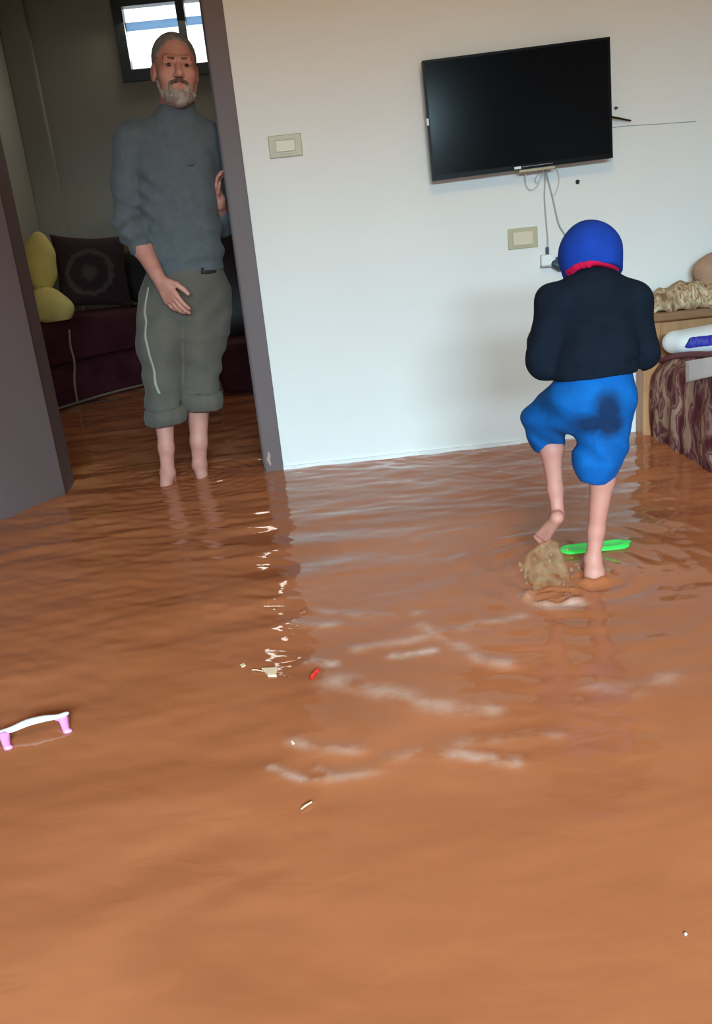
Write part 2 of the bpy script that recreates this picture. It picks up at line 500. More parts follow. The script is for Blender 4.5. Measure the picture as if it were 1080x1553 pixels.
            q = np.stack([cell(1, 1), cell(0, 1), cell(0, 0), cell(1, 0)], 1)
            q[~up] = q[~up][:, ::-1]
            Q.append(q)
        Q = np.concatenate(Q)
        Q = Q[(Q >= 0).all(1)]
        me = bpy.data.meshes.new(name)
        me.vertices.add(len(V)); me.vertices.foreach_set('co', V.astype(np.float32).ravel())
        me.loops.add(len(Q) * 4); me.loops.foreach_set('vertex_index', Q.ravel().astype(np.int32))
        me.polygons.add(len(Q)); me.polygons.foreach_set('loop_start', np.arange(0, len(Q) * 4, 4, dtype=np.int32))
        me.update(calc_edges=True); me.validate()
        me.polygons.foreach_set('use_smooth', [True] * len(me.polygons))
        me.materials.append(material)
        o_ = bpy.data.objects.new(name, me); COL.objects.link(o_)
        if parent is not None:
            o_.parent = parent
            o_.matrix_parent_inverse = parent.matrix_basis.inverted()
        return o_


def unit(v): v = np.array(v, float); return v / (np.linalg.norm(v) + 1e-12)


def hand(s, wrist, f, n, thumb_side, curl=(0.35, 0.4, 0.45, 0.5), sc=1.0, rw=0.024, spread=0.05):
    """palm, four jointed fingers and a thumb. f finger direction, n palm side, thumb_side +1/-1 along cross(f,n)"""
    f = unit(f); n = unit(np.array(n) - f * (np.array(n) @ f)); sd = np.cross(f, n) * thumb_side
    W = np.array(wrist, float)
    offs = [0.028, 0.0095, -0.010, -0.028]; base = [0.083, 0.088, 0.084, 0.076]
    lens = [0.070, 0.078, 0.072, 0.056]; rr = [0.0092, 0.0095, 0.009, 0.008]
    for i in range(4):
        k0 = W + sd * offs[i] * 0.55 * sc + f * 0.012 * sc
        k1 = W + sd * offs[i] * sc + f * base[i] * sc
        s.cone(k0, k1, 0.0145 * sc, 0.0118 * sc, 0.010 * sc, flat=n, fs=0.92)
    for i in range(4):
        p = W + sd * offs[i] * sc + f * base[i] * sc
        ang = curl[i] * 0.6
        d0 = unit(f + sd * (offs[i] / 0.03) * spread)
        for j, fr in enumerate((0.46, 0.30, 0.24)):
            d = d0 * cos(ang) + n * sin(ang)
            q = p + d * lens[i] * fr * sc
            s.cone(p, q, rr[i] * sc * (1 - 0.08 * j), rr[i] * sc * (1 - 0.08 * (j + 1)), 0.0025 * sc)
            p = q; ang += curl[i]
    t0 = W + sd * 0.022 * sc + f * 0.020 * sc
    t1 = t0 + unit(f * 0.75 + sd * 0.6 + n * 0.25) * 0.042 * sc
    t2 = t1 + unit(f * 0.9 + sd * 0.25 + n * 0.35) * 0.030 * sc
    t3 = t2 + unit(f * 0.95 + sd * 0.05 + n * 0.35) * 0.024 * sc
    s.cone(t0, t1, 0.015 * sc, 0.0115 * sc, 0.008 * sc)
    s.cone(t1, t2, 0.0108 * sc, 0.0098 * sc, 0.003 * sc); s.cone(t2, t3, 0.0098 * sc, 0.0082 * sc, 0.003 * sc)
    s.cone(W - f * 0.03 * sc, W + f * 0.02 * sc, rw * sc, 0.021 * sc, 0.012 * sc, flat=n, fs=0.75)


def foot(s, ankle, heel_z, d, sc=1.0, side=1, k=0.012, up=(0, 0, 1)):
    """foot with heel, instep, ball and five toes; d = toe direction, side = where the big toe sits"""
    d = unit(d); up = unit(np.array(up, float)); sd = np.cross(up, d) * side
    A = np.array(ankle, float)
    H = A - d * 0.022 * sc; H = H + up * (heel_z - H @ up + 0) if heel_z is not None else A - d * 0.03 * sc - up * 0.05 * sc
    base = H + up * 0.0
    s.cone(A, base, 0.030 * sc, 0.029 * sc, k * sc)
    ball = base + d * 0.150 * sc
    s.cone(A + d * 0.01 * sc, ball + up * 0.004 * sc, 0.031 * sc, 0.021 * sc, k * 1.4 * sc)
    s.cone(base, ball + sd * 0.016 * sc - up * 0.004 * sc, 0.027 * sc, 0.020 * sc, k * sc)
    s.cone(base, ball - sd * 0.022 * sc - up * 0.007 * sc, 0.026 * sc, 0.016 * sc, k * sc)
    for i, (o, l, r) in enumerate([(0.030, 0.052, 0.0125), (0.011, 0.048, 0.009), (-0.004, 0.042, 0.0085), (-0.018, 0.035, 0.008), (-0.031, 0.027, 0.0075)]):
        p0 = ball + sd * o * sc - up * 0.008 * sc
        s.cone(p0, p0 + d * l * sc - up * 0.003 * sc, r * sc, r * 0.95 * sc, 0.003 * sc)


def head(s, c, Rm, sc=1.0):
    g = lambda x, y, z: c + Rm @ (np.array([x, y, z]) * sc)
    e = lambda p, r, k, op='add': s.ell(g(*p), np.array(r) * sc, k * sc, Rm, op)
    cn = lambda a, b, ra, rb, k, **kw: s.cone(g(*a), g(*b), ra * sc, rb * sc, k * sc, **kw)
    e((0, .018, .042), (.077, .094, .084), .01)
    e((0, -.028, -.020), (.066, .068, .088), .03)
    e((0, -.034, -.080), (.054, .052, .042), .025)
    e((0, -.072, -.104), (.024, .022, .020), .02)
    e((.042, -.060, -.026), (.024, .026, .024), .02); e((-.042, -.060, -.026), (.024, .026, .024), .02)
    e((.031, -.104, .004), (.019, .016, .013), .012, 'cut'); e((-.031, -.104, .004), (.019, .016, .013), .012, 'cut')
    cn((-.040, -.079, .024), (-.012, -.089, .020), .010, .010, .012); cn((.040, -.079, .024), (.012, -.089, .020), .010, .010, .012)
    cn((0, -.088, .012), (0, -.116, -.032), .0085, .0135, .008)
    e((.012, -.103, -.036), (.009, .011, .008), .006); e((-.012, -.103, -.036), (.009, .011, .008), .006)
    cn((-.021, -.086, -.064), (0, -.096, -.062), .0055, .007, .005); cn((.021, -.086, -.064), (0, -.096, -.062), .0055, .007, .005)
    cn((-.017, -.086, -.074), (0, -.094, -.075), .006, .008, .005); cn((.017, -.086, -.074), (0, -.094, -.075), .006, .008, .005)
    e((0, -.104, -.0685), (.026, .010, .0022), .003, 'cut')
    for q in (-1, 1):
        s.ell(g(q * .078, .012, -.006), np.array((.008, .020, .031)) * sc, .008 * sc, Rm @ rotm(0.15, 0, q * -0.35))
        e((q * .088, .004, -.004), (.006, .010, .016), .004, 'cut')
        cn((q * .046, -.081, .010), (q * .018, -.091, .011), .0072, .0072, .005); cn((q * .044, -.080, -.012), (q * .020, -.089, -.012), .005, .005, .005)
    return g


# ---------------------------------------------------------------- room shell
WY = 3.58          # face of the TV wall
DX0, DX1, DH = -1.235, -0.228, 2.12
bm = bmesh.new()
box(bm, DX1, 2.16, WY, WY + 0.15, 0, 2.72)
box(bm, -2.7, DX0, WY, WY + 0.15, 0, 2.72)
box(bm, DX0, DX1, WY, WY + 0.15, DH, 2.72)
struct('wall_back', bm, M['wall'])
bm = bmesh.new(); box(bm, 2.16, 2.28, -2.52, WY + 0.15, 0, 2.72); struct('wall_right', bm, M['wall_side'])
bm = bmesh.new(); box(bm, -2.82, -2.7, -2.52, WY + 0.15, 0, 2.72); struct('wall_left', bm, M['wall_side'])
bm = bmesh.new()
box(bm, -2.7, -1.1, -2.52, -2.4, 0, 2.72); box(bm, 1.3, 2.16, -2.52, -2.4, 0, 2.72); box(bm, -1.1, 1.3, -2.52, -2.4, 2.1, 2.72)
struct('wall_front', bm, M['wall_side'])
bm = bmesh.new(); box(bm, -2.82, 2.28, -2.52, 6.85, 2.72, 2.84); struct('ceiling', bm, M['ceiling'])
bm = bmesh.new(); box(bm, -2.82, 2.28, -2.52, 6.85, -0.08, 0.0); struct('floor', bm, M['floor'])
# room beyond the doorway
BY, BX0, BX1 = 6.7, -1.94, 1.9
WX0, WX1, WZ0, WZ1 = -1.16, -0.40, 2.175, 2.66
bm = bmesh.new()
box(bm, BX0, WX0, BY, BY + 0.15, 0, 2.72); box(bm, WX1, BX1, BY, BY + 0.15, 0, 2.72)
box(bm, WX0, WX1, BY, BY + 0.15, 0, WZ0); box(bm, WX0, WX1, BY, BY + 0.15, WZ1, 2.72)
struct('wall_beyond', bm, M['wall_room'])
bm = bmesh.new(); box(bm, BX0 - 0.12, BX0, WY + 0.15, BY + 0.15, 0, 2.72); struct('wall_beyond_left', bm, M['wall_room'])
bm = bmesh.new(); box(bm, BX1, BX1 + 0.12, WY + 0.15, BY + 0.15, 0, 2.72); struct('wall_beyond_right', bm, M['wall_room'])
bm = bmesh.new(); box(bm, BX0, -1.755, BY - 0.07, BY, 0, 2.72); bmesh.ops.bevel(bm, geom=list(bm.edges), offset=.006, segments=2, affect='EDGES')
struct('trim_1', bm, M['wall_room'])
# skirting tiles just above the water
bm = bmesh.new(); box(bm, DX1, 0.80, WY - 0.012, WY, 0, 0.116); struct('baseboard_back', bm, M['skirt'])

# back room window
bm = bmesh.new()
t = 0.05; y0, y1 = BY - 0.035, BY + 0.05
box(bm, WX0 - .02, WX0 + t, y0, y1, WZ0 - .02, WZ1 + .02); box(bm, WX1 - t, WX1 + .02, y0, y1, WZ0 - .02, WZ1 + .02)
box(bm, WX0 + t, WX1 - t, y0, y1, WZ0 - .02, WZ0 + .055); box(bm, WX0 + t, WX1 - t, y0, y1, WZ1 - .045, WZ1 + .02)
win = struct('window_1', bm, M['winframe'])
xm = at(280, 60, BY)[0]
obj_m = boxo('mullion', xm - .028, xm + .028, y0 - .004, y1 - .01, WZ0 + .055, WZ1 - .045, M['winframe'], win, 0.004)
for nm, a, b in (('pane', WX0 + t, xm - .028), ('pane', xm + .028, WX1 - t)):
    boxo(nm, a, b, BY + .01, BY + .016, WZ0 + .055, WZ1 - .045, M['glass'], win)
zr = at(240, 36, BY + 0.06)[2]
boxo('guard_rail', WX0, WX1, BY + 0.052, BY + 0.075, zr - 0.028, zr + 0.024, M['bar'], win, 0.006)

# door frame and open leaf
bm = bmesh.new(); box(bm, -0.304, DX1, WY - 0.012, WY + 0.165, 0.0, DH)
bmesh.ops.bevel(bm, geom=list(bm.edges), offset=.004, segments=2, affect='EDGES')
fr = struct('trim_2', bm, M['doorwood'])
boxo('stop_bead', -0.318, -0.304, WY + 0.06, WY + 0.12, 0, DH - 0.08, M['doorwood'], fr, 0.003)
bm = bmesh.new(); bmesh.ops.create_icosphere(bm, subdivisions=2, radius=1)
for v in bm.verts:
    v.co = Vector((v.co.x * .008, v.co.y * .002, v.co.z * .03)) * (1 + .3 * sin(v.co.z * 7 + v.co.x * 5))
bmesh.ops.translate(bm, verts=bm.verts, vec=(-0.285, WY - 0.013, 0.155))
obj('peeled_patch', bm, M['worn'], fr)
bm = bmesh.new(); box(bm, DX0, -0.304, WY - 0.012, WY + 0.165, DH - 0.07, DH)
struct('trim_3', bm, M['doorwood'])
bm = bmesh.new(); box(bm, DX0, -1.175, WY - 0.012, WY + 0.165, 0.0, DH - 0.07)
struct('trim_4', bm, M['doorwood'])
# leaf, swung toward the viewer from its left post
leaf_dir = unit(V3(-0.195, -0.300, 0)); leaf_n = V3(leaf_dir[1], -leaf_dir[0], 0)
hinge = V3(-1.165, 3.566, 0)
me_v = []
bm = bmesh.new(); box(bm, 0, 0.82, -0.04, 0, 0.012, DH - 0.08)
bmesh.ops.bevel(bm, geom=list(bm.edges), offset=.003, segments=2, affect='EDGES')
leaf = obj('door_1', bm, M['doorwood']); leaf['kind'] = 'structure'
leaf.location = Vector(hinge)
leaf.rotation_euler = (0, 0, math.atan2(leaf_dir[1], leaf_dir[0]))
bpy.context.view_layer.update()


def in_leaf(name, x0, x1, y0_, y1_, z0, z1, mt, bevel=0.003):
    o_ = boxo(name, x0, x1, y0_, y1_, z0, z1, mt, None, bevel)
    o_.parent = leaf; return o_


in_leaf('door_handle', 0.70, 0.76, 0.0, 0.05, 1.0, 1.02, M['winframe'])
for z_ in (1.75,): in_leaf('hinge', -0.004, 0.03, 0.0, 0.006, z_, z_ + .09, M['winframe'], 0.001)

# ---------------------------------------------------------------- water
def axis(segs):
    out = []
    for a, b, h in segs:
        n = max(2, int(round((b - a) / h))); out += list(np.linspace(a, b, n, endpoint=False))
    out.append(segs[-1][1]); return np.array(out)


xs = axis([(-2.69, -1.5, .06), (-1.5, 1.6, .010), (1.6, 2.15, .05)])
ys = axis([(-2.39, 0.5, .06), (0.5, 4.0, .008), (4.0, 6.69, .03)])
XX, YY = np.meshgrid(xs, ys, indexing='ij')
H = np.zeros_like(XX)
boyL = at(845, 830, 2.2); boyR = at(897, 872, 2.12)
ripple_zone = 0.32 + 1.45 / (1 + np.exp(-(YY - 1.9) * 3.2))
for i in range(46):
    lam = 10 ** rng.uniform(math.log10(0.05), math.log10(0.38))
    th = pi / 2 + rng.normal(0.14, 0.42)
    kx, ky = 2 * pi / lam * cos(th), 2 * pi / lam * sin(th)
    amp = lam * 0.0020
    wx = 0.05 * np.sin(XX * rng.uniform(3, 7) + YY * rng.uniform(2, 6) + rng.uniform(0, 6))
    H += amp * np.sin(kx * (XX + wx) + ky * (YY + wx) + rng.uniform(0, 6.3)) * (0.6 + 0.4 * np.sin(XX * rng.uniform(1, 4) + YY * rng.uniform(1, 4) + rng.uniform(0, 6)))
H *= ripple_zone
for (c, rx_, ry_, a0) in ((boyR, .040, .034, .0075), (atz(842, 905), .075, .045, .009), (atz(842, 905), .035, .022, .006)):
    e = np.sqrt(((XX - c[0]) / rx_) ** 2 + ((YY - c[1]) / ry_) ** 2)
    H += a0 * np.exp(-((e - 1) * rx_ / .011) ** 2) * (1 + .4 * np.sin(np.arctan2(YY - c[1], XX - c[0]) * 5))
for (c, a0, lam, dec) in ((boyL, .0028, .085, .30), (boyR, .0018, .07, .24), (V3(-.72, 3.58, 0), .0016, .06, .22), (V3(-.58, 3.64, 0), .0016, .055, .22)):
    d = np.sqrt((XX - c[0]) ** 2 + (YY - c[1]) ** 2) + .012 * np.sin(11 * XX + 3) + .012 * np.sin(9 * YY + 5 * XX)
    H += a0 * np.sin(2 * pi * d / lam - 1.0) * np.exp(-d / dec)
# low wakes with the wall's reflection on their crests painted in as pale streaks
CREST_GLINT = np.zeros_like(XX)
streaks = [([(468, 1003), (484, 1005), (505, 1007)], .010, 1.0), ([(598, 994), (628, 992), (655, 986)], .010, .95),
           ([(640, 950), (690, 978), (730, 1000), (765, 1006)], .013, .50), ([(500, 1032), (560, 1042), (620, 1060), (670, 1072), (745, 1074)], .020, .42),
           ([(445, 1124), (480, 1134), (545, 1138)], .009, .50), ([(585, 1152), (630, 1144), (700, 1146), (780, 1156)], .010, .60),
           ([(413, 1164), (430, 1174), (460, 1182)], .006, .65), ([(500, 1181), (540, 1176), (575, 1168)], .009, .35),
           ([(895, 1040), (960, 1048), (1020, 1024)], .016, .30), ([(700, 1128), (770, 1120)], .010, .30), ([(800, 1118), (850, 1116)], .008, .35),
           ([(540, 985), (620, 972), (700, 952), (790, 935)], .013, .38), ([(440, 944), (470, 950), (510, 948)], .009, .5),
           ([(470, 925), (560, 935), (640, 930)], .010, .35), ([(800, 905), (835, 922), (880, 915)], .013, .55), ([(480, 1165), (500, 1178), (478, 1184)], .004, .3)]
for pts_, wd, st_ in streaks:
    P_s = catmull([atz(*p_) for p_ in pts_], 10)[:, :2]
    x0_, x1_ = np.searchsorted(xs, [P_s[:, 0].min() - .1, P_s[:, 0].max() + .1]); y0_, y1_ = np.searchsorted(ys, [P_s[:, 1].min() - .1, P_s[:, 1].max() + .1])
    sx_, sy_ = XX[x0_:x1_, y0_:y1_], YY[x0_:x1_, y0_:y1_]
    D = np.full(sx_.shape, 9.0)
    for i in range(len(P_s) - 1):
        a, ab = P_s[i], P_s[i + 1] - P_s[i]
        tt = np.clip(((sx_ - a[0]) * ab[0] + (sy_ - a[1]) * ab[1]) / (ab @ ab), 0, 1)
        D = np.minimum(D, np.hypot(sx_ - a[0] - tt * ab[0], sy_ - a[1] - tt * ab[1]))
    CREST_GLINT[x0_:x1_, y0_:y1_] = np.maximum(CREST_GLINT[x0_:x1_, y0_:y1_], st_ * np.exp(-(D / (wd * 1.5)) ** 2))
    H[x0_:x1_, y0_:y1_] += .0022 * np.exp(-(D / (wd * 1.6 + .008)) ** 2)
V = np.stack([XX.ravel(), YY.ravel(), (WATER_Z + H).ravel()], 1)
nx_, ny_ = XX.shape
ii, jj = np.meshgrid(np.arange(nx_ - 1), np.arange(ny_ - 1), indexing='ij')
a = (ii * ny_ + jj).ravel()
Fq = np.stack([a, a + ny_, a + ny_ + 1, a + 1], 1)
fc = V[Fq].mean(1)       # no water inside the wall, only through the doorway
keep = ~((fc[:, 1] > WY + .012) & (fc[:, 1] < WY + .138) & ((fc[:, 0] < DX0 - .01) | (fc[:, 0] > DX1 + .01))) & ~((fc[:, 1] > WY + .02) & ((fc[:, 0] < BX0) | (fc[:, 0] > BX1)))
Fq = Fq[keep]
me = bpy.data.meshes.new('flood_water')
me.from_pydata(V.tolist(), [], Fq.tolist()); me.materials.append(M['water'])
me.polygons.foreach_set('use_smooth', [True] * len(me.polygons))
fa = me.attributes.new('crest_glint', 'FLOAT', 'POINT'); fa.data.foreach_set('value', CREST_GLINT.ravel().astype(np.float32))
water = bpy.data.objects.new('flood_water', me); COL.objects.link(water)
tag(water, 'rippled muddy brown flood water covering the floor of both rooms', 'water', kind='stuff')

# ---------------------------------------------------------------- the man in the doorway
man = empty('person', (-0.6, 3.66, 0), 'barefoot man in grey sweater and rolled up trousers standing in the doorway', 'person')
hc = at(266, 108, 3.63)
Rh = rotm(radians(-3), radians(5), radians(14))
s = SDF((-0.90, 3.38, -0.005), (-0.26, 3.95, 1.86), 0.0040)
gh = head(s, hc, Rh, 1.04)
neck = V3(-.468, 3.685, 1.52)
s.chain([gh(0, .03, -.04), gh(0, .035, -.09), neck, V3(-.50, 3.69, 1.40)], [.056, .056, .060, .07], .03)
# trunk below the clothes
s.loft([(0.90, -.53, 3.69, .12, .09), (1.05, -.522, 3.69, .115, .085), (1.25, -.515, 3.69, .13, .09), (1.40, -.51, 3.69, .14, .08), (1.47, -.495, 3.69, .09, .06)], .03)
shR, elR_, wrR = V3(-.658, 3.67, 1.458), at(193, 335, 3.66), at(243, 425, 3.52)
shL, elL_, wrL = V3(-.372, 3.70, 1.445), V3(-.372, 3.84, 1.13), V3(-.350, 3.690, 1.215)
s.chain([V3(-.50, 3.69, 1.42), shR, elR_, elR_ * .55 + wrR * .45, wrR], [.06, .048, .040, .040, .026], .02)
s.chain([V3(-.50, 3.69, 1.42), shL, elL_, wrL], [.06, .045, .038, .026], .02)
tipR = at(284, 490, 3.47)
hand(s, wrR, tipR - wrR, V3(0.55, 0.75, -0.1), 1, curl=(0.20, 0.30, 0.38, 0.42), sc=1.03)
hand(s, wrL, V3(0.06, -.30, 1), V3(1, -.25, 0.0), -1, curl=(0.40, 0.44, 0.48, 0.50), sc=0.76)
# legs
hipR, knR, anR = V3(-.60, 3.69, .90), at(243, 560, 3.63), at(254, 712, 3.605)
hipL, knL, anL = V3(-.47, 3.70, .90), at(298, 560, 3.68), at(303, 706, 3.685)
anR[2], anL[2] = .135, .135
s.chain([V3(-.53, 3.69, .95), hipR, knR, knR * .65 + anR * .35 + V3(0, .015, 0), knR * .25 + anR * .75, anR], [.1, .075, .050, .045, .032, .029], .02)
s.chain([V3(-.53, 3.69, .95), hipL, knL, knL * .65 + anL * .35 + V3(0, .015, 0), knL * .25 + anL * .75, anL], [.1, .075, .052, .050, .036, .031], .02)
foot(s, anR, .032, V3(-.10, -1, 0), 1.0, side=-1)
foot(s, anL, .032, V3(.22, -1, 0), 1.0, side=1)
s.mesh('body', M['skin_man'], man)

for q in (-1, 1):
    bm = bmesh.new(); bmesh.ops.create_uvsphere(bm, u_segments=16, v_segments=10, radius=.0128)
    bmesh.ops.translate(bm, verts=bm.verts, vec=Vector(gh(q * .031, -.0800, .001)))
    e = obj('eye', bm, M['eye'], man, smooth=True)
    bm = bmesh.new(); bmesh.ops.create_uvsphere(bm, u_segments=12, v_segments=8, radius=.0068)
    bmesh.ops.translate(bm, verts=bm.verts, vec=Vector(gh(q * .031, -.0880, .000)))
    obj('iris', bm, M['iris'], e, smooth=True)
    s = SDF(gh(0, -.08, .02) - .07, gh(0, -.08, .02) + .07, .0022)
    s.cone(gh(q * .047, -.080, .024), gh(q * .016, -.097, .019), .0040, .0058, .002)
    s.mesh('eyebrow', M['moustache'], man)
# hair: a close cropped cap with a high forehead
s = SDF(hc - .17, hc + .17, .0035)
s.ell(gh(0, .020, .044), np.array((.0805, .097, .087)) * 1.04, .0, Rh)
s.ell(gh(0, .045, -.02), np.array((.077, .066, .060)) * 1.04, .02, Rh)
s.ell(gh(0, -.108, .000), (.076, .088, .106), .014, Rh, 'cut')
s.ell(gh(0, -.03, -.10), (.09, .075, .095), .01, Rh, 'cut')
for q in (-1, 1): s.ell(gh(q * .085, .008, -.006), (.022, .026, .036), .006, Rh, 'cut')
s.field(lambda X, Y, Z: 0.0016 * np.sin(X * 420 + np.sin(Y * 300) * 2) * np.sin(Z * 390 + 1))
s.mesh('hair', M['hair'], man)
# beard hugging jaw and chin
s = SDF(hc - V3(.13, .17, .16), hc + V3(.13, .1, .03), .003)
s.ell(gh(0, -.036, -.084), (.059, .0585, .047), .01, Rh)
s.ell(gh(0, -.072, -.104), (.031, .030, .029), .02, Rh)
for q in (-1, 1):
    s.cone(gh(q * .066, -.005, -.040), gh(q * .052, -.040, -.088), .010, .012, .012)
    s.cone(gh(q * .030, -.082, -.058), gh(q * .026, -.080, -.088), .008, .012, .008)
s.ell(gh(0, -.112, -.0685), (.022, .022, .014), .006, Rh, 'cut')
s.ell(gh(0, -.075, -.015), (.080, .05, .040), .008, Rh, 'cut')
s.field(lambda X, Y, Z: 0.0016 * np.sin(X * 380 + 2 * np.sin(Z * 250)) * np.sin(Y * 300 + Z * 160))
s.mesh('beard', M['beard'], man)
s = SDF(gh(0, -.09, -.05) - .06, gh(0, -.09, -.05) + .06, .0022)
for q in (-1, 1):
    s.cone(gh(0, -.104, -.052), gh(q * .026, -.090, -.057), .0078, .0062, .003)
    s.cone(gh(q * .026, -.090, -.057), gh(q * .031, -.083, -.066), .0062, .0045, .003)
s.mesh('moustache', M['moustache'], man)

# sweater
s = SDF((-.83, 3.47, .90), (-.24, 4.0, 1.63), .0052)
s.loft([(0.950, -.527, 3.69, .155, .118), (1.00, -.525, 3.69, .160, .122), (1.12, -.520, 3.69, .158, .120), (1.25, -.516, 3.69, .160, .122), (1.36, -.512, 3.69, .168, .122),
        (1.43, -.507, 3.69, .160, .112), (1.48, -.497, 3.69, .140, .096), (1.52, -.482, 3.685, .105, .086), (1.555, -.468, 3.675, .076, .079), (1.572, -.463, 3.670, .070, .074)], .02)
s.cone(V3(-.51, 3.69, 1.44), shR + V3(0.01, 0, 0.006), .075, .068, .035)
s.cone(V3(-.49, 3.69, 1.44), shL + V3(.0, 0, .010), .075, .060, .035)
cuffR = elR_ * .50 + wrR * .50
s.chain([shR, shR * .5 + elR_ * .5 + V3(-.008, 0, 0), elR_, elR_ * .80 + wrR * .20, cuffR], [.070, .060, .055, .056, .042], .02)
s.chain([shL, elL_, elL_ * .55 + wrL * .45], [.062, .055, .046], .02)
s.cone(cuffR, cuffR + unit(wrR - cuffR) * .1, .032, .032, .004, op='cut')
s.cone(V3(-.490, 3.69, 1.488), shR + V3(.012, 0, .012), .062, .058, .03)


def sweater_folds(X, Y, Z):
    low = np.exp(-((Z - 1.06) / .14) ** 2); arm = np.clip((-.60 - X) / .04, 0, 1) * np.exp(-((Z - 1.15) / .13) ** 2)
    pit = np.exp(-(((X + .60) / .06) ** 2 + ((Z - 1.30) / .10) ** 2))
    return (.0050 * low * np.sin(70 * (Z - .45 * (X + .52)) + 1.8 * np.sin(9 * X + 3) + 1.5 * np.sin(14 * Y))
            + .0045 * arm * np.sin(95 * (Z + .5 * X) + 2 * np.sin(25 * Y))
            + .0040 * pit * np.sin(80 * (Z + .8 * X))
            + .0030 * np.exp(-((Z - 1.22) / .14) ** 2) * np.sin(38 * (Z + .9 * X) + np.sin(12 * X))
            + .0028 * np.exp(-((Z - .985) / .012) ** 2))


s.field(sweater_folds)
sw = s.mesh('sweater', M['sweater'], man)
# ribbed collar, chest pocket seam
ring = [V3(-.463, 3.668, 1.567) + V3(.066 * cos(a_), .070 * sin(a_), .014 * sin(a_)) for a_ in np.linspace(0, 2 * pi, 33)]
tube('collar', ring, .0085, M['sweater'], sw, n=8, raw=True)

# trousers
hemR, hemL = at(249, 612, 3.615), at(303, 592, 3.675)
s = SDF((-.86, 3.44, .34), (-.26, 3.95, 1.02), .0055)
s.loft([(0.70, -.560, 3.685, .150, .100), (0.78, -.556, 3.69, .172, .118), (0.86, -.548, 3.69, .176, .124), (0.93, -.538, 3.69, .162, .122), (0.985, -.53, 3.69, .148, .112)], .03)
s.chain([V3(-.625, 3.69, .84), at(248, 520, 3.66), hemR], [.106, .098, .080], .05)
s.chain([V3(-.475, 3.70, .84), at(303, 510, 3.69), hemL], [.106, .100, .079], .05)
s.cone(hemR + V3(0, 0, -.01), hemR + unit(hemR - at(248, 520, 3.66)) * .1, .068, .066, .004, op='cut')
s.cone(hemL + V3(0, 0, -.01), hemL + unit(hemL - at(303, 510, 3.69)) * .1, .067, .066, .004, op='cut')
xm_ = lambda Z: -.552 + (Z - .8) * .17
s.field(lambda X, Y, Z: .0075 * np.exp(-((X - xm_(Z)) / .012) ** 2) * np.clip((.86 - Z) / .2, 0, 1)
        + .0050 * np.exp(-((Z - .52) / .12) ** 2) * np.sin(55 * (Z + .5 * X) + 2 * np.sin(15 * X))
        + .0040 * np.sin(48 * X + 3 * np.sin(6 * Z)) * np.clip((1.0 - Z) / .3, 0, 1) * np.clip((Z - .45) / .1, 0, 1)
        + .003 * np.sin(60 * (Z - X)) * np.exp(-((Z - .8) / .08) ** 2))
tr = s.mesh('trousers', M['pants'], man)


def cuff(c, d, r, h, tilt):
    d = unit(d); u = unit(np.cross(d, V3(0, 1, 0))); v = np.cross(d, u)
    V_, F_ = [], []
    prof = [(r - .010, -.5), (r - .002, -.62), (r + .009, -.5), (r + .013, 0), (r + .010, .42), (r + .001, .55), (r - .012, .5)]
    n = 40
    for k in range(n):
        an = 2 * pi * k / n
        for (rr_, hh) in prof:
            w_ = 1 + .03 * sin(an * 5 + hh * 3) + .02 * sin(an * 11)
            V_.append(c + (cos(an) * u + sin(an) * v) * rr_ * w_ - d * (hh * h + tilt * cos(an)))
    m_ = len(prof)
    for k in range(n):
        for j in range(m_ - 1):
            F_.append((k * m_ + j, ((k + 1) % n) * m_ + j, ((k + 1) % n) * m_ + j + 1, k * m_ + j + 1))
    return link_mesh('rolled_cuff', V_, F_, M['pants'], tr)


cuff(hemR + V3(0, 0, -.048), V3(-.04, 0, -1), .078, .062, .006)
cuff(hemL + V3(0, 0, -.040), V3(-.05, 0, -1), .080, .066, -.004)

# pale stripe down the outer seam, laid on the trouser surface
bpy.context.view_layer.update()
from mathutils.bvhtree import BVHTree


def bvh_of(o_):
    me_ = o_.data
    mw = o_.matrix_world
    return BVHTree.FromPolygons([mw @ v.co for v in me_.vertices], [tuple(p.vertices) for p in me_.polygons])


def lay(name, o_, pts, half, material, parent, lift=.0022, seg=8):
    """strip of cloth lying on a garment"""
    bv = bvh_of(o_); path = catmull(pts, seg); V_, F_ = [], []
    cen = []
    for p in path:
        loc, nor, _, _ = bv.find_nearest(Vector(p)); cen.append((np.array(loc), np.array(nor)))
    for i, (c_, n_) in enumerate(cen):
        t_ = unit(cen[min(i + 1, len(cen) - 1)][0] - cen[max(i - 1, 0)][0]); sd = unit(np.cross(t_, n_))
        for a_, l_ in ((-1, -.5), (-.8, 1), (.8, 1), (1, -.5)): V_.append(c_ + sd * half * a_ + n_ * lift * l_)
    for i in range(len(cen) - 1):
        for j in range(3): F_.append((i * 4 + j, i * 4 + j + 1, (i + 1) * 4 + j + 1, (i + 1) * 4 + j))
    F_.append((0, 1, 2, 3)); F_.append(tuple((len(cen) - 1) * 4 + j for j in (3, 2, 1, 0)))
    return link_mesh(name, V_, F_, material, parent)


lay('side_stripe', tr, [at(214, 432, 3.57), at(213, 480, 3.57), at(221, 530, 3.55), at(231, 570, 3.54), at(241, 598, 3.53)], .006, M['stripe'], tr)
lay('belt', tr, [at(307, 409, 3.56), at(320, 409, 3.57), at(334, 406, 3.60)], .014, M['belt'], tr, .004)
# pocket opening seam on the sweater breast
lay('pocket_seam', sw, [at(289, 246, 3.5), at(300, 246, 3.5), at(308, 243, 3.5)], .0022, M['belt'], sw, .0012)

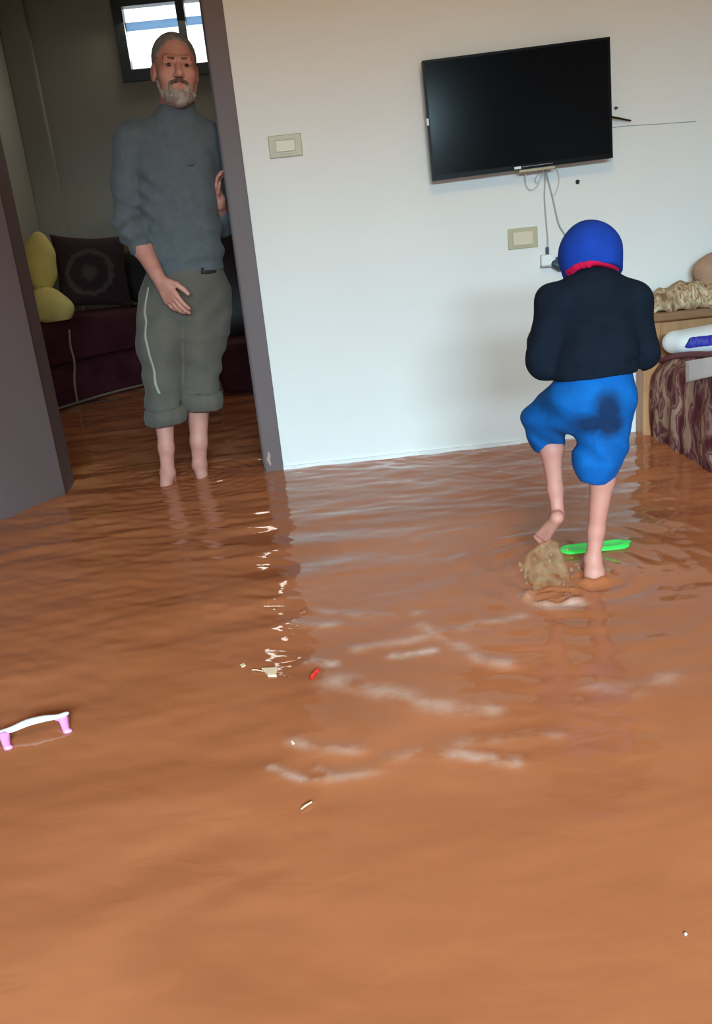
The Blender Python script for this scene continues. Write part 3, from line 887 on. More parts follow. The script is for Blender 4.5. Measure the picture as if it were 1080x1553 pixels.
# ---------------------------------------------------------------- the boy
boy = empty('person', (0.66, 2.15, 0), 'barefoot child in blue beanie, navy jacket and blue trousers kicking the water', 'person')
bh = at(894, 388, 2.27)
Rb = rotm(radians(14), 0, radians(180))
s = SDF((0.40, 2.00, -.005), (0.96, 2.62, 1.04), .0036)
gb = head(s, bh + V3(0, .012, -.014), Rb, 0.60)
sL, sR = at(842, 462, 2.22), at(958, 460, 2.22)
eL, eR = at(825, 548, 2.20), at(972, 538, 2.20)
wL, wR = V3(.60, 2.40, .74), V3(.745, 2.40, .74)
chest = at(898, 480, 2.21); hips = at(904, 590, 2.16)
s.chain([gb(0, .03, -.06), at(898, 432, 2.24), chest], [.038, .036, .05], .02)
s.chain([chest, hips], [.066, .066], .03)
s.chain([chest, sL, eL, wL], [.05, .03, .025, .018], .015)
s.chain([chest, sR, eR, wR], [.05, .03, .025, .018], .015)
hand(s, wL, V3(.35, 1, .1), V3(.6, 0, -1), 1, sc=.66, rw=.024)
hand(s, wR, V3(-.35, 1, .1), V3(-.6, 0, -1), -1, sc=.66, rw=.024)
# raised left leg
kL = at(830, 634, 2.31); aL = at(846, 778, 2.24)
s.chain([hips, at(872, 610, 2.18), kL, kL * .68 + aL * .32 + V3(0, -.012, 0), kL * .25 + aL * .75, aL], [.06, .052, .034, .031, .0205, .0180], .015)
# hanging foot: heel up, toes down and to the left
toe = at(817, 816, 2.315)
foot(s, aL + V3(0, 0, -.004), None, toe - aL, .60, side=-1, up=unit(np.cross(unit(toe - aL), V3(.55, -.35, -.1)) * -1))
# standing right leg
kR = at(917, 672, 2.165); aR = at(900, 846, 2.135); aR[2] = .145
s.chain([hips, at(930, 606, 2.16), kR, kR * .70 + aR * .30 + V3(0, -.008, 0), kR * .25 + aR * .75, aR], [.06, .056, .036, .0315, .0215, .0200], .015)
foot(s, aR, .052, V3(-.05, 1, 0), .72, side=-1)
# heel and anklebone show at the waterline
s.ell(aR + V3(-.004, -.018, -.035), (.027, .024, .028), .02)
s.mesh('body', M['skin'], boy)

# beanie
s = SDF(bh - .14, bh + .14, .0032)
s.ell(at(895, 384, 2.27), (.0735, .085, .078), .0)
s.cone(at(895, 384, 2.27), at(898, 402, 2.262), .0725, .0700, .02)
s.cone(at(895, 384, 2.27), at(902, 425, 2.262), .0720, .0700, .02)
pb = at(897, 408, 2.26)
bn = unit(V3(0.02, .50, 1))
s.clip(lambda X, Y, Z: -((X - pb[0]) * bn[0] + (Y - pb[1]) * bn[1] + (Z - pb[2]) * bn[2]) - .017)
s.ell(at(895, 384, 2.27), (.062, .072, .066), .0, None, 'cut')
s.field(lambda X, Y, Z: .0009 * np.sin(X * 55 + 40 * Z * 0 + 2 * np.sin(30 * Z)))
bea = s.mesh('beanie', M['beanie'], boy)
pts = [at(853, 421, 2.225), at(860, 414, 2.205), at(874, 407, 2.19), at(895, 404, 2.184), at(915, 406, 2.19), at(928, 410, 2.205), at(936, 415, 2.23)]
lay('red_band', bea, pts, .0085, M['red'], bea, .004)

# jacket, bent forward
s = SDF((0.42, 2.02, .60), (0.95, 2.52, .98), .0045)
s.chain([at(897, 449, 2.235), at(899, 490, 2.225)], [.070, .100], .04, flat=(0, 1, 0), fs=.85)
s.chain([at(899, 490, 2.225), at(903, 553, 2.17)], [.103, .104], .04, flat=(0, 1, 0), fs=.84)
s.cone(at(904, 552, 2.17), at(905, 566, 2.165), .108, .106, .02, flat=(0, 1, 0), fs=.80)
for q in (0, 1):
    a_, b_, c_ = [(sL, eL, wL), (sR, eR, wR)][q]
    s.cone(at(897, 448, 2.23), a_, .060, .051, .035)
    s.chain([a_, b_ + V3(0, 0, .0), b_ * .4 + c_ * .6], [.052, .043, .036], .02)
s.cone(at(898, 428, 2.245), at(898, 450, 2.235), .050, .062, .02)
hemz = at(903, 572, 2.07)[2]
s.clip(lambda X, Y, Z: np.where((np.abs(X - .685) < .135), (hemz - .004 + .016 * np.cos((X - .685) * 12) - .016) - Z, -1))
s.field(lambda X, Y, Z: .0030 * np.sin(48 * (Z + .6 * np.abs(X - .68)) + 2 * np.sin(14 * X)) * np.exp(-((np.abs(X - .68) - .12) / .05) ** 2)
        + .0024 * np.sin(36 * Z + 20 * X) + .0030 * np.exp(-((Z - hemz - .022) / .006) ** 2) * (np.abs(X - .685) < .12))
s.mesh('jacket', M['jacket'], boy)

# trousers: loose, gathered below the knees
stain_c = [tuple(at(931, 630, 2.04)), tuple(at(908, 648, 2.05)), tuple(at(934, 650, 2.05))]
stain_r = [(.055, .14, .072), (.085, .14, .040), (.050, .14, .050)]
M['shorts'] = shorts_mat(stain_c, stain_r)
s = SDF((0.42, 2.00, .33), (0.90, 2.45, .72), .0042)
s.chain([at(904, 572, 2.165), at(900, 608, 2.16)], [.092, .094], .02, flat=(0, 1, 0), fs=.82)
hL2 = at(830, 662, 2.305); hR2 = at(904, 716, 2.155)
s.chain([at(876, 605, 2.17), at(829, 636, 2.28), hL2], [.076, .058, .050], .035)
s.chain([at(924, 610, 2.16), at(914, 668, 2.16), at(906, 700, 2.155), hR2], [.068, .060, .056, .044], .03)
s.cone(hL2 + V3(0, 0, -.012), hL2 + V3(0, -.01, -.09), .036, .036, .006, op='cut')
s.cone(hR2 + V3(0, 0, -.022), hR2 + V3(0, 0, -.09), .038, .038, .006, op='cut')
s.field(lambda X, Y, Z: .0042 * np.sin(75 * (Z - .35 * X) + 2.2 * np.sin(22 * X)) * np.exp(-((Z - .53) / .06) ** 2) * (X < .66)
        + .0045 * np.sin(90 * X + 30 * Z + 2 * np.sin(40 * Z)) * np.exp(-((Z - .43) / .05) ** 2)
        + .0022 * np.sin(60 * X + 45 * Z) * np.clip((Z - .5) / .05, 0, 1))
s.mesh('trousers', M['shorts'], boy)

# ---------------------------------------------------------------- splash thrown up by the lifted foot
s = SDF(at(845, 880, 2.12) - V3(.16, .12, .12), at(845, 880, 2.12) + V3(.16, .16, .13), .0032)
c0 = at(852, 838, 2.2)
arcs = [[at(838, 822, 2.21), at(815, 832, 2.19), at(800, 850, 2.16), at(797, 872, 2.12), at(806, 892, 2.08)],
        [at(836, 824, 2.21), at(822, 842, 2.18), at(812, 868, 2.13), at(818, 895, 2.08)],
        [at(840, 824, 2.21), at(833, 850, 2.17), at(832, 878, 2.12), at(840, 905, 2.06)],
        [at(845, 826, 2.21), at(852, 848, 2.18), at(860, 875, 2.13), at(862, 900, 2.08)]]
AP = [catmull(A_ + [A_[-1] + (A_[-1] - A_[-2]) * .3], 6)[:25] for A_ in arcs]
AP = [np.array([A_[min(int(i * len(A_) / 24), len(A_) - 1)] for i in range(24)]) for A_ in AP]
for m_ in range(46):
    u = m_ / 45 * 2.999; k = int(u); fr_ = u - k
    pp = AP[k] * (1 - fr_) + AP[k + 1] * fr_
    n_ = int(24 * rng.uniform(.55, 1.0))
    off = V3(0, rng.uniform(-.008, .008), rng.uniform(-.004, .006))
    for i in range(n_ - 1):
        r0 = (.0026 + .0034 * sin(pi * i / n_)) * rng.uniform(.75, 1.25)
        if rng.random() < .93: s.cone(pp[i] + off, pp[i + 1] + off, r0, r0, .005)
    s.ell(pp[n_ - 1] + off, (.0042, .0042, .0058), .004)
for k in range(34):
    p = at(rng.uniform(784, 882), rng.uniform(832, 915), rng.uniform(2.03, 2.16)); r = rng.uniform(.0026, .0055)
    p[2] = max(p[2], WATER_Z + .004)
    s.ell(p, (r, r, r * 1.3), .003)
s.field(lambda X, Y, Z: .0009 * np.sin(120 * X + 80 * Z) * np.sin(90 * Y + 100 * Z) + .0030 * np.clip(np.sin(70 * X + 25 * Z + 2) * np.sin(55 * Z + 1) - .35, 0, 1))
sp = s.mesh('water_splash', M['splash'])
tag(sp, 'muddy water splash thrown up under the lifted foot of the child', 'splash')
# ---------------------------------------------------------------- television
ta, tb, tcn, td = [at(*q, 3.50) for q in ((640, 92), (927, 55), (928, 240), (655, 275))]
tcen = (ta + tb + tcn + td) / 4
troll = (math.atan2(tb[2] - ta[2], tb[0] - ta[0]) + math.atan2(tcn[2] - td[2], tcn[0] - td[0])) / 2
TWd, THt = (tb[0] - ta[0] + tcn[0] - td[0]) / 2, (ta[2] - td[2] + tb[2] - tcn[2]) / 2
tv = empty('television', tuple(tcen), 'black flat screen television mounted crookedly on the white wall', 'television', rot=(0, -troll, 0))
bpy.context.view_layer.update()
tm = np.array(tv.matrix_world.to_3x3())


def tvbox(name, x0, x1, y0_, y1_, z0, z1, mt, bevel=0.0, parent=None):
    o_ = boxo(name, x0, x1, y0_, y1_, z0, z1, mt, None, bevel)
    o_.parent = parent or tv; return o_


hw, hh = TWd / 2, THt / 2
tvbox('casing', -hw, hw, 0.0, 0.030, -hh, hh, M['black'], .005)
tvbox('rear_bulge', -hw * .6, hw * .6, 0.030, 0.055, -hh * .8, hh * .3, M['black'], .008)
M['screen'] = mat('dark_glass_screen', (0.004, 0.005, 0.007), 0.16, (0.004, 0.005, 0.007), 5, spec=0.12)
M['bezel'] = mat('glossy_bezel', (0.005, 0.005, 0.006), 0.35, (0.006, 0.006, 0.007), 5, spec=0.12)
tvbox('screen', -hw + .010, hw - .010, -0.0015, 0.002, -hh + .018, hh - .010, M['screen'])
bm = bmesh.new()
for a_ in ((-hw + .001, hw - .001, hh - .010, hh - .001), (-hw + .001, hw - .001, -hh + .001, -hh + .018), (-hw + .001, -hw + .010, -hh + .018, hh - .01), (hw - .010, hw - .001, -hh + .018, hh - .01)):
    box(bm, a_[0], a_[1], -0.004, 0.001, a_[2], a_[3])
o = obj('bezel', bm, M['bezel']); o.parent = tv
# printed maker badge (four block letters, too blurred to read) and the lower lip
bz = o
lx = -hw + .318
bm = bmesh.new(); box(bm, lx, lx + .026, -.0052, -.0038, -hh + .004, -hh + .013); o = obj('badge', bm, M['logo']); o.parent = tv
tvbox('trim_line', lx + .03, lx + .15, -.0048, -.0038, -hh + .009, -hh + .0105, M['grey_cable'])
tvbox('lower_lip', lx + .02, lx + .16, .002, .028, -hh - .010, -hh + .001, M['cream_plastic'], .003)
tvbox('side_sticker', -hw - .0008, -hw + .006, -.0048, .012, -.012, .012, M['white_plastic'])
tvbox('wall_bracket', -.10, .10, .055, WY - tcen[1] + 0.0, -.08, .06, M['winframe'], .003)

# ---------------------------------------------------------------- wall plates
def wall_plate(name, px, label, cat, kind):
    q = [at(*p, WY) for p in px]; c = sum(q) / 4
    w_ = abs(q[1][0] - q[0][0]) / 2 + .0; h_ = (q[0][2] - q[3][2] + q[1][2] - q[2][2]) / 4
    r = empty(name, (c[0], WY, c[2]), label, cat)
    boxo('cover_plate', c[0] - w_, c[0] + w_, WY - .010, WY, c[2] - h_, c[2] + h_, M['cream_plastic'], r, .003)
    bm = bmesh.new()
    t_ = .007; W2, H2 = w_ * .62, h_ * .56
    for a_ in ((-W2 - t_, W2 + t_, H2, H2 + t_), (-W2 - t_, W2 + t_, -H2 - t_, -H2), (-W2 - t_, -W2, -H2, H2), (W2, W2 + t_, -H2, H2)):
        box(bm, c[0] + a_[0], c[0] + a_[1], WY - .0135, WY - .009, c[2] + a_[2], c[2] + a_[3])
    obj('inner_rim', bm, M['cream_plastic'], r)
    if kind == 'switch':
        boxo('rocker', c[0] - W2 + .002, c[0] + W2 - .002, WY - .0145, WY - .009, c[2] - H2 + .002, c[2] + H2 - .002, M['cream_light'], r, .002)
    else:
        boxo('blank_insert', c[0] - W2 - .003, c[0] + W2 + .003, WY - .014, WY - .009, c[2] - H2 - .003, c[2] + H2 + .003, M['cream_light'], r, .002)
    return r


wall_plate('light_switch', [(407, 207), (457, 202), (459, 236), (409, 241)], 'cream light switch on the white wall beside the doorway', 'switch', 'switch')
wall_plate('wall_socket', [(769, 348), (814, 343), (816, 374), (771, 379)], 'cream wall plate below the television, beside the hanging cables', 'socket', 'socket')

# ---------------------------------------------------------------- cables below the television
cy = WY - .012
def cab(label, pts, r, mt, name='cable', Yb=None):
    o_ = tube(name, [at(p[0], p[1], p[2] if len(p) > 2 else cy) for p in pts], r, mt, None, 8, 8)
    tag(o_, label, 'cable'); return o_


cab('left grey cable hanging from the television down to the white adapter', [(826, 256, 3.545), (827, 275), (826, 300), (829, 340), (831, 368), (829, 383)], .0022, M['grey_cable'])
cab('right grey cable running from the television toward the beanie', [(828, 256, 3.545), (832, 275), (838, 298), (844, 325), (849, 343), (857, 356), (861, 372), (856, 396)], .0026, M['grey_cable'])
cab('thin loose cable loop bulging right below the television', [(842, 252, 3.545), (847, 262), (848, 278), (843, 292), (838, 300)], .0014, M['pale_cable'])
cab('coiled pale cable loop hanging at the left below the television', [(797, 260, 3.545), (797, 276), (801, 286), (807, 288), (813, 284), (819, 274), (821, 262), (817, 264), (812, 272), (815, 277), (822, 268), (824, 256, 3.545)], .0020, M['pale_cable'])
ad = at(829, 394, WY)
r = empty('power_adapter', (ad[0], WY, ad[2]), 'white plug adapter on the wall left of the blue beanie', 'adapter')
boxo('housing', ad[0] - .028, ad[0] + .026, WY - .034, WY, ad[2] - .022, ad[2] + .022, M['white_plastic'], r, .006)
boxo('cable_neck', ad[0] - .006, ad[0] + .006, WY - .024, WY - .010, ad[2] + .022, ad[2] + .050, M['dark_cable'], r, .003)
boxo('lower_edge', ad[0] - .029, ad[0] + .022, WY - .036, WY - .004, ad[2] - .026, ad[2] - .021, M['grey_cable'], r, .002)
dp = at(846, 403, WY - .03)
s = SDF(dp - .06, dp + .06, .002)
s.cone(dp + V3(-.012, 0, .008), dp + V3(.012, 0, -.004), .016, .019, .01); s.cone(dp + V3(-.004, 0, 0), dp + V3(.004, 0.02, .028), .010, .006, .008)
tag(s.mesh('power_plug', M['dark_cable']), 'dark plug beside the blue beanie, right of the white adapter', 'plug')
# hardware on the wall
p = at(876, 276, WY)
s = SDF(p - .02, p + .02, .0015); s.ell(p, (.0085, .006, .009), 0); s.ell(p + V3(0, -.006, 0), (.003, .004, .003), .002, None, 'cut')
tag(s.mesh('wall_plug', M['black']), 'black screw plug in the wall below the right of the television', 'screw')
p = at(934, 164, WY)
s = SDF(p - .02, p + .02, .0015); s.ell(p, (.007, .005, .006), 0); s.cone(p, p + V3(.008, -.004, .002), .003, .002, .002)
tag(s.mesh('nail', M['winframe']), 'small dark nail head right of the television, above the black rod', 'nail')
o = tube('mounting_rod', [at(922, 176, 3.545), at(936, 179, 3.555), at(957, 183, 3.565)], [.0035, .0045, .0030], M['black'])
tag(o, 'black rod end sticking out right from behind the television', 'rod')
o = tube('wall_crack', [at(926, 194, WY - .002), at(950, 191, WY - .002), at(1000, 188, WY - .002), at(1056, 184, WY - .002)], .0014, M['grey_cable'])  # crack in the plaster, modelled as a thin raised tube
tag(o, 'thin grey crack running right along the wall from the television', 'crack')

# ---------------------------------------------------------------- right hand sofa
SX = 1.365
sofa = empty('sofa', (1.75, 2.7, 0), 'burgundy and beige figured sofa with orange wooden arm along the right wall', 'sofa')
# seat front: an upholstered apron that swells and rises toward the viewer
def apron():
    V_, F_ = [], []
    ny2, nz2 = 70, 22
    for i in range(ny2 + 1):
        y_ = 3.47 - i / ny2 * 1.75
        top = .412 + .130 * (1 - math.exp(-(3.47 - y_) / .42)) * 1.0 - .045 * max(0, (3.47 - y_) - .7)
        for j in range(nz2 + 1):
            v_ = j / nz2
            z_ = .03 + (top - .03) * v_
            bul = .018 * sin(pi * v_) + .006 * sin(y_ * 22) * sin(pi * v_) + .004 * sin(y_ * 41 + v_ * 3)
            rnd = .03 * max(0, v_ - .85) / .15
            V_.append((SX - .02 - bul + rnd + (3.47 - y_) * 0.0, y_, z_))
        V_.append((SX + .10, y_, top + .008)); V_.append((SX + .55, y_, top - .02)); V_.append((SX + .55, y_, .03))
    m_ = nz2 + 4
    for i in range(ny2):
        for j in range(m_):
            F_.append((i * m_ + j, i * m_ + (j + 1) % m_, (i + 1) * m_ + (j + 1) % m_, (i + 1) * m_ + j))
    F_.append(tuple(range(m_))[::-1]); F_.append(tuple(ny2 * m_ + j for j in range(m_)))
    return link_mesh('seat', V_, F_, M['sofa_fabric'], sofa)


seat = apron()
rim = []
for i in range(30):
    y_ = 3.465 - i / 29 * 1.7
    top = .412 + .130 * (1 - math.exp(-(3.47 - y_) / .42)) - .045 * max(0, (3.47 - y_) - .7)
    rim.append((SX + .006, y_, top + .004))
tube('piping', rim, .012, M['maroon_rim'], seat, raw=True)
# far arm
boxo('arm_post', SX - .060, SX + .012, 3.485, 3.565, 0.0, .575, M['orange_wood'], sofa, .006)
boxo('arm_panel', SX + .012, 2.06, 3.50, 3.565, 0.05, .575, M['orange_wood'], sofa, .004)
boxo('arm_rail', SX - .070, 2.08, 3.440, 3.572, .575, .612, M['brown_wood'], sofa, .010)
boxo('backrest', 1.93, 2.13, 1.75, 3.44, 0.10, .95, M['sofa_fabric'], sofa, .03)
boxo('arm_post', SX - .02, SX + .05, 1.66, 1.72, 0.0, .575, M['orange_wood'], sofa, .006)
boxo('arm_rail', SX - .03, 2.08, 1.60, 1.73, .575, .612, M['brown_wood'], sofa, .010)
# patterned cushion heaped on the arm
s = SDF((1.26, 3.36, .59), (1.95, 3.585, .82), .0055)
base = [at(992, 468, 3.49), at(1010, 456, 3.49), at(1040, 450, 3.49), at(1075, 450, 3.49), at(1110, 455, 3.49), at(1160, 455, 3.49)]
rs = [.026, .048, .056, .060, .058, .045]
for i in range(5): s.cone(base[i], base[i + 1], rs[i], rs[i + 1], .03)
s.clip(lambda X, Y, Z: np.maximum(.6125 - Z, Y - 3.575))
s.field(lambda X, Y, Z: .0045 * np.sin(85 * X + 3 * np.sin(30 * Z)) + .003 * np.sin(70 * X - 60 * Y))
o = s.mesh('arm_cushion', M['throw'])
tag(o, 'beige and brown figured cushion heaped on the far sofa arm', 'cushion')
# brown cushion behind it
s = SDF((1.44, 3.36, .66), (1.90, 3.585, .95), .0055)
c = at(1088, 416, 3.50)
s.ell(c + V3(0.02, 0, 0), (.115, .050, .082), .02, rotm(0, .12, 0))
s.ell(c + V3(0.0, 0, .015), (.085, .045, .075), .03, rotm(0, .12, 0))
s.clip(lambda X, Y, Z: Y - 3.575)
s.field(lambda X, Y, Z: .003 * np.sin(60 * Z + 10 * X))
o = s.mesh('brown_cushion', M['brown_cloth'])
tag(o, 'plain brown rounded cushion on top of the figured arm cushion', 'cushion')
# white folded cloth with blue stripe, paper over the seat edge
s = SDF((1.33, 3.00, .42), (1.80, 3.47, .66), .0048)
a_, b_ = at(1024, 519, 3.36), at(1120, 508, 3.30)
s.cone(a_, b_, .047, .060, .02, flat=(0, 1, 0), fs=1.0)
s.cone(a_ + V3(.02, -.05, 0), b_ + V3(0, -.05, 0), .040, .050, .03)
s.clip(lambda X, Y, Z: .418 + .130 * (1 - np.exp(-(3.47 - Y) / .42)) - Z)
s.field(lambda X, Y, Z: .002 * np.sin(50 * Z + 8 * X))
o = s.mesh('folded_cloth', M['white_cloth'])
tag(o, 'puffy white folded bundle with a dark blue band lying on the sofa seat', 'bundle')
bun = o
bpy.context.view_layer.update()
lay('blue_band', bun, [at(1046, 518, 3.2), at(1060, 516, 3.2), at(1078, 514, 3.2), at(1095, 512, 3.2)], .020, M['blue_print'], bun, .003)
atx = lambda x, y, X_: CO + (lambda d: d * (X_ / d[0]))(fw * F + CX * (x - 540) + CD * (y - 776.5))
q = [atx(1041, 548, SX - .042), atx(1100, 538, SX - .042), atx(1102, 566, SX - .050), atx(1041, 580, SX - .050)]
V_ = []; n_ = 8
for i in range(n_ + 1):
    for j in range(n_ + 1):
        u, v = i / n_, j / n_
        p = (q[0] * (1 - u) + q[1] * u) * (1 - v) + (q[3] * (1 - u) + q[2] * u) * v
        V_.append((p[0] - .004 * sin(pi * u), p[1], p[2]))
F_ = [(i * (n_ + 1) + j, (i + 1) * (n_ + 1) + j, (i + 1) * (n_ + 1) + j + 1, i * (n_ + 1) + j + 1) for i in range(n_) for j in range(n_)]
o = link_mesh('paper_sheet', V_, F_, M['paper'])
md = o.modifiers.new('thickness', 'SOLIDIFY'); md.thickness = .0025; md.offset = -1
tag(o, 'white sheet of paper hanging over the front edge of the right sofa', 'paper')

# ---------------------------------------------------------------- furniture in the room beyond
corner = empty('corner_sofa', (-1.65, 6.2, 0), 'dark maroon rounded corner sofa in the room beyond the doorway', 'sofa')
fl = catmull([(-1.92, 5.47, 0), (-1.80, 5.655, 0), (-1.70, 5.825, 0), (-1.58, 6.02, 0), (-1.44, 6.20, 0), (-1.25, 6.36, 0), (-1.02, 6.45, 0), (-0.86, 6.52, 0), (-0.82, 6.68, 0)], 6)
inner = [(-1.93, 6.69, 0)]


def corner_body(name, z0, z1, off, mt, parent, back=True):
    V_, F_ = [], []
    n_ = len(fl)
    prof = [(z0, 0), (z0 + .02, .012), ((z0 + z1) / 2, .020), (z1 - .05, .014), (z1 - .015, -.004), (z1, -.03)]
    m_ = len(prof)
    for i in range(n_):
        t_ = unit(fl[min(i + 1, n_ - 1)] - fl[max(i - 1, 0)]); nn = V3(t_[1], -t_[0], 0)
        for (z_, o_) in prof:
            p = fl[i] + nn * (o_ + off); V_.append((max(p[0], -1.935), min(p[1], 6.69), z_))
    for i in range(n_ - 1):
        for j in range(m_ - 1): F_.append((i * m_ + j, (i + 1) * m_ + j, (i + 1) * m_ + j + 1, i * m_ + j + 1))
    V_.append((-1.935, 6.69, z1)); V_.append((-1.935, 6.69, z0)); ct = len(V_) - 2
    for i in range(n_ - 1):
        F_.append((i * m_ + m_ - 1, (i + 1) * m_ + m_ - 1, ct)); F_.append(((i + 1) * m_, i * m_, ct + 1))
    F_.append(tuple([j for j in range(m_)] + [ct, ct + 1])); F_.append(tuple([(n_ - 1) * m_ + j for j in range(m_)][::-1] + [ct + 1, ct]))
    return link_mesh(name, V_, F_, mt, parent)


base_ = corner_body('base', 0.0, .38, 0.0, M['maroon'], corner)
corner_body('seat', .385, .66, .006, M['maroon'], corner)
tube('lower_piping', [p + V3(.014, -.010, .118) for p in fl[4:-8]], .008, M['piping'], base_, raw=True)
zz = [at(105, 500, 5.78), at(107, 525, 5.78), at(113, 550, 5.79), at(113, 580, 5.79), at(118, 612, 5.80)]
tube('vertical_piping', zz, .007, M['piping'], base_)
# back cushions of the sofa (dark)
s = SDF((-1.95, 6.0, .6), (-.85, 6.70, 1.3), .011)
s.cone(V3(-1.30, 6.56, .80), V3(-1.05, 6.58, .86), .12, .12, .05); s.cone(V3(-1.30, 6.56, .95), V3(-1.08, 6.58, 1.02), .10, .09, .05)
s.clip(lambda X, Y, Z: np.maximum(Y - 6.69, .662 - Z))
s.mesh('back_cushion', mat('black_brown_fabric', (0.018, 0.013, 0.012), .9), corner)


def pillow(name, c, rot, w_, h_, t_, mt, label):
    """square scatter cushion with drawn-in seams and pointed corners"""
    n = 26; V_, F_ = [], []
    for sgn in (1, -1):
        for i in range(n + 1):
            for j in range(n + 1):
                u, v = 2 * i / n - 1, 2 * j / n - 1
                pinch = 1 - .10 * (1 - u * u) * abs(v) ** 3 * 1.0
                pin2 = 1 - .10 * (1 - v * v) * abs(u) ** 3
                th = t_ * max(0, (1 - abs(u) ** 2.6) * (1 - abs(v) ** 2.6)) ** .5
                V_.append(rot @ np.array([u * w_ * pin2, -sgn * th, v * h_ * pinch]) + c)
    N1 = (n + 1) ** 2
    for sg in (0, 1):
        for i in range(n):
            for j in range(n):
                a_ = sg * N1 + i * (n + 1) + j
                f = (a_, a_ + n + 1, a_ + n + 2, a_ + 1)
                F_.append(f if sg == 0 else f[::-1])
    o_ = link_mesh(name, V_, F_, mt)
    bm_ = bmesh.new(); bm_.from_mesh(o_.data); bmesh.ops.remove_doubles(bm_, verts=bm_.verts, dist=1e-5); bm_.to_mesh(o_.data); bm_.free()
    tag(o_, label, 'cushion'); return o_


def medallion_mat(c):
    Mx = mat('dark_maroon_velvet', (0.036, 0.006, 0.010), .85, (0.026, 0.006, 0.008), 12)
    nt = Mx.node_tree; N = nt.nodes; L = nt.links; b = N['Principled BSDF']
    tc = N.new('ShaderNodeTexCoord'); sub = N.new('ShaderNodeVectorMath'); sub.operation = 'SUBTRACT'
    sub.inputs[1].default_value = c; L.new(tc.outputs['Object'], sub.inputs[0])
    sx = N.new('ShaderNodeSeparateXYZ'); L.new(sub.outputs[0], sx.inputs[0])
    cb = N.new('ShaderNodeCombineXYZ'); L.new(sx.outputs[0], cb.inputs[0]); L.new(sx.outputs[2], cb.inputs[2])
    ln = N.new('ShaderNodeVectorMath'); ln.operation = 'LENGTH'; L.new(cb.outputs[0], ln.inputs[0])
    n = N.new('ShaderNodeTexNoise'); n.inputs['Scale'].default_value = 26; L.new(tc.outputs['Object'], n.inputs['Vector'])
    ma = N.new('ShaderNodeMath'); ma.operation = 'MULTIPLY_ADD'; ma.inputs[1].default_value = .05
    L.new(n.outputs['Fac'], ma.inputs[0]); L.new(ln.outputs['Value'], ma.inputs[2])
    cr = N.new('ShaderNodeValToRGB'); E_ = cr.color_ramp.elements
    dk = (0.026, 0.005, 0.008, 1); gd = (0.070, 0.045, 0.032, 1)
    vals = [(0.0, gd), (0.055, (0.07, 0.05, 0.03, 1)), (0.09, dk), (0.135, dk), (0.150, gd), (0.163, gd), (0.178, dk), (1, dk)]
    while len(E_) < len(vals): E_.new(.5)
    for e_, (p_, c_) in zip(E_, vals): e_.position = p_; e_.color = c_
    L.new(ma.outputs[0], cr.inputs[0]); L.new(cr.outputs[0], b.inputs['Base Color'])
    return Mx


c = at(140, 412, 6.05)
pl = pillow('medallion_cushion', c, rotm(radians(-14), radians(6), radians(24)), .245, .245, .075, medallion_mat(tuple(c)),
            'dark maroon square cushion with a round gold medallion on the corner sofa')
c = at(72, 440, 5.86)
s = SDF(c - V3(.26, .2, .36), c + V3(.26, .2, .4), .007)
s.ell(at(62, 400, 5.90), (.10, .085, .20), .04, rotm(0, radians(6), 0))
s.ell(at(72, 462, 5.80), (.125, .095, .115), .05)
s.ell(at(92, 470, 5.78), (.085, .085, .085), .04)
s.clip(lambda X, Y, Z: np.maximum(.665 - Z, -1.925 - X))
s.field(lambda X, Y, Z: .004 * np.sin(40 * Z + 12 * X))
o = s.mesh('yellow_cushion', M['yellow'])
tag(o, 'soft mustard yellow cushion at the end of the maroon corner sofa', 'cushion')

# dark cabinet and low maroon stool seen between the man and the door post
pk = at(352, 294, 6.25)
cabn = empty('dark_cabinet', (-0.45, 6.45, 0), 'tall black cabinet against the far wall behind the man', 'cabinet')
boxo('carcass', -.80, .25, 6.25, 6.69, 0.0, pk[2], M['black'], cabn, .006)
for k in range(3):
    x0 = -.79 + k * .347
    d_ = boxo('cabinet_door', x0, x0 + .34, 6.232, 6.249, .12, pk[2] - .03, M['black'], cabn, .004)
    tube('door_pull', [(x0 + .30, 6.215, .85), (x0 + .30, 6.210, .92), (x0 + .30, 6.215, .99)], .005, M['winframe'], d_)
st = empty('footstool', (-0.35, 5.85, 0), 'low dark maroon footstool in front of the black cabinet', 'footstool')
s = SDF((-.80, 5.55, -.01), (.12, 6.22, .52), .011)
s.loft([(.10, -.36, 5.88, .34, .27), (.25, -.36, 5.88, .36, .29), (.36, -.36, 5.88, .36, .29), (.42, -.36, 5.88, .33, .26)], .01, 5)
s.mesh('padded_top', M['maroon'], st)
for (a_, b_) in ((-1, -1), (1, -1), (-1, 1), (1, 1)):
    boxo('leg', -.36 + a_ * .27 - .025, -.36 + a_ * .27 + .025, 5.88 + b_ * .2 - .025, 5.88 + b_ * .2 + .025, 0, .11, M['brown_wood'], st, .004)

# ---------------------------------------------------------------- things afloat
# green dustpan-like tray
ga, gb2 = atz(850, 836), atz(962, 830)
bm = bmesh.new()
gl = np.linalg.norm(gb2 - ga)
s = SDF((ga[0] - .03, ga[1] - .06, .085), (gb2[0] + .03, ga[1] + .11, .135), .0026)
gc = (ga + gb2) / 2 + V3(0, .012, 0)
s.cone(V3(ga[0] + .03, gc[1], .104), V3(gb2[0] - .04, gc[1] - .002, .104), .034, .034, .004, flat=(0, 0, 1), fs=.26)
s.cone(V3(gb2[0] - .04, gc[1], .104), V3(gb2[0] - .006, gc[1] + .008, .106), .030, .010, .006, flat=(0, 0, 1), fs=.30)
s.cone(V3(ga[0] + .03, gc[1], .116), V3(gb2[0] - .045, gc[1], .116), .026, .026, .003, op='cut', flat=(0, 0, 1), fs=.30)
o = s.mesh('green_tray', M['green'])
tag(o, 'bright green shallow plastic tray floating behind the foot of the child', 'tray')

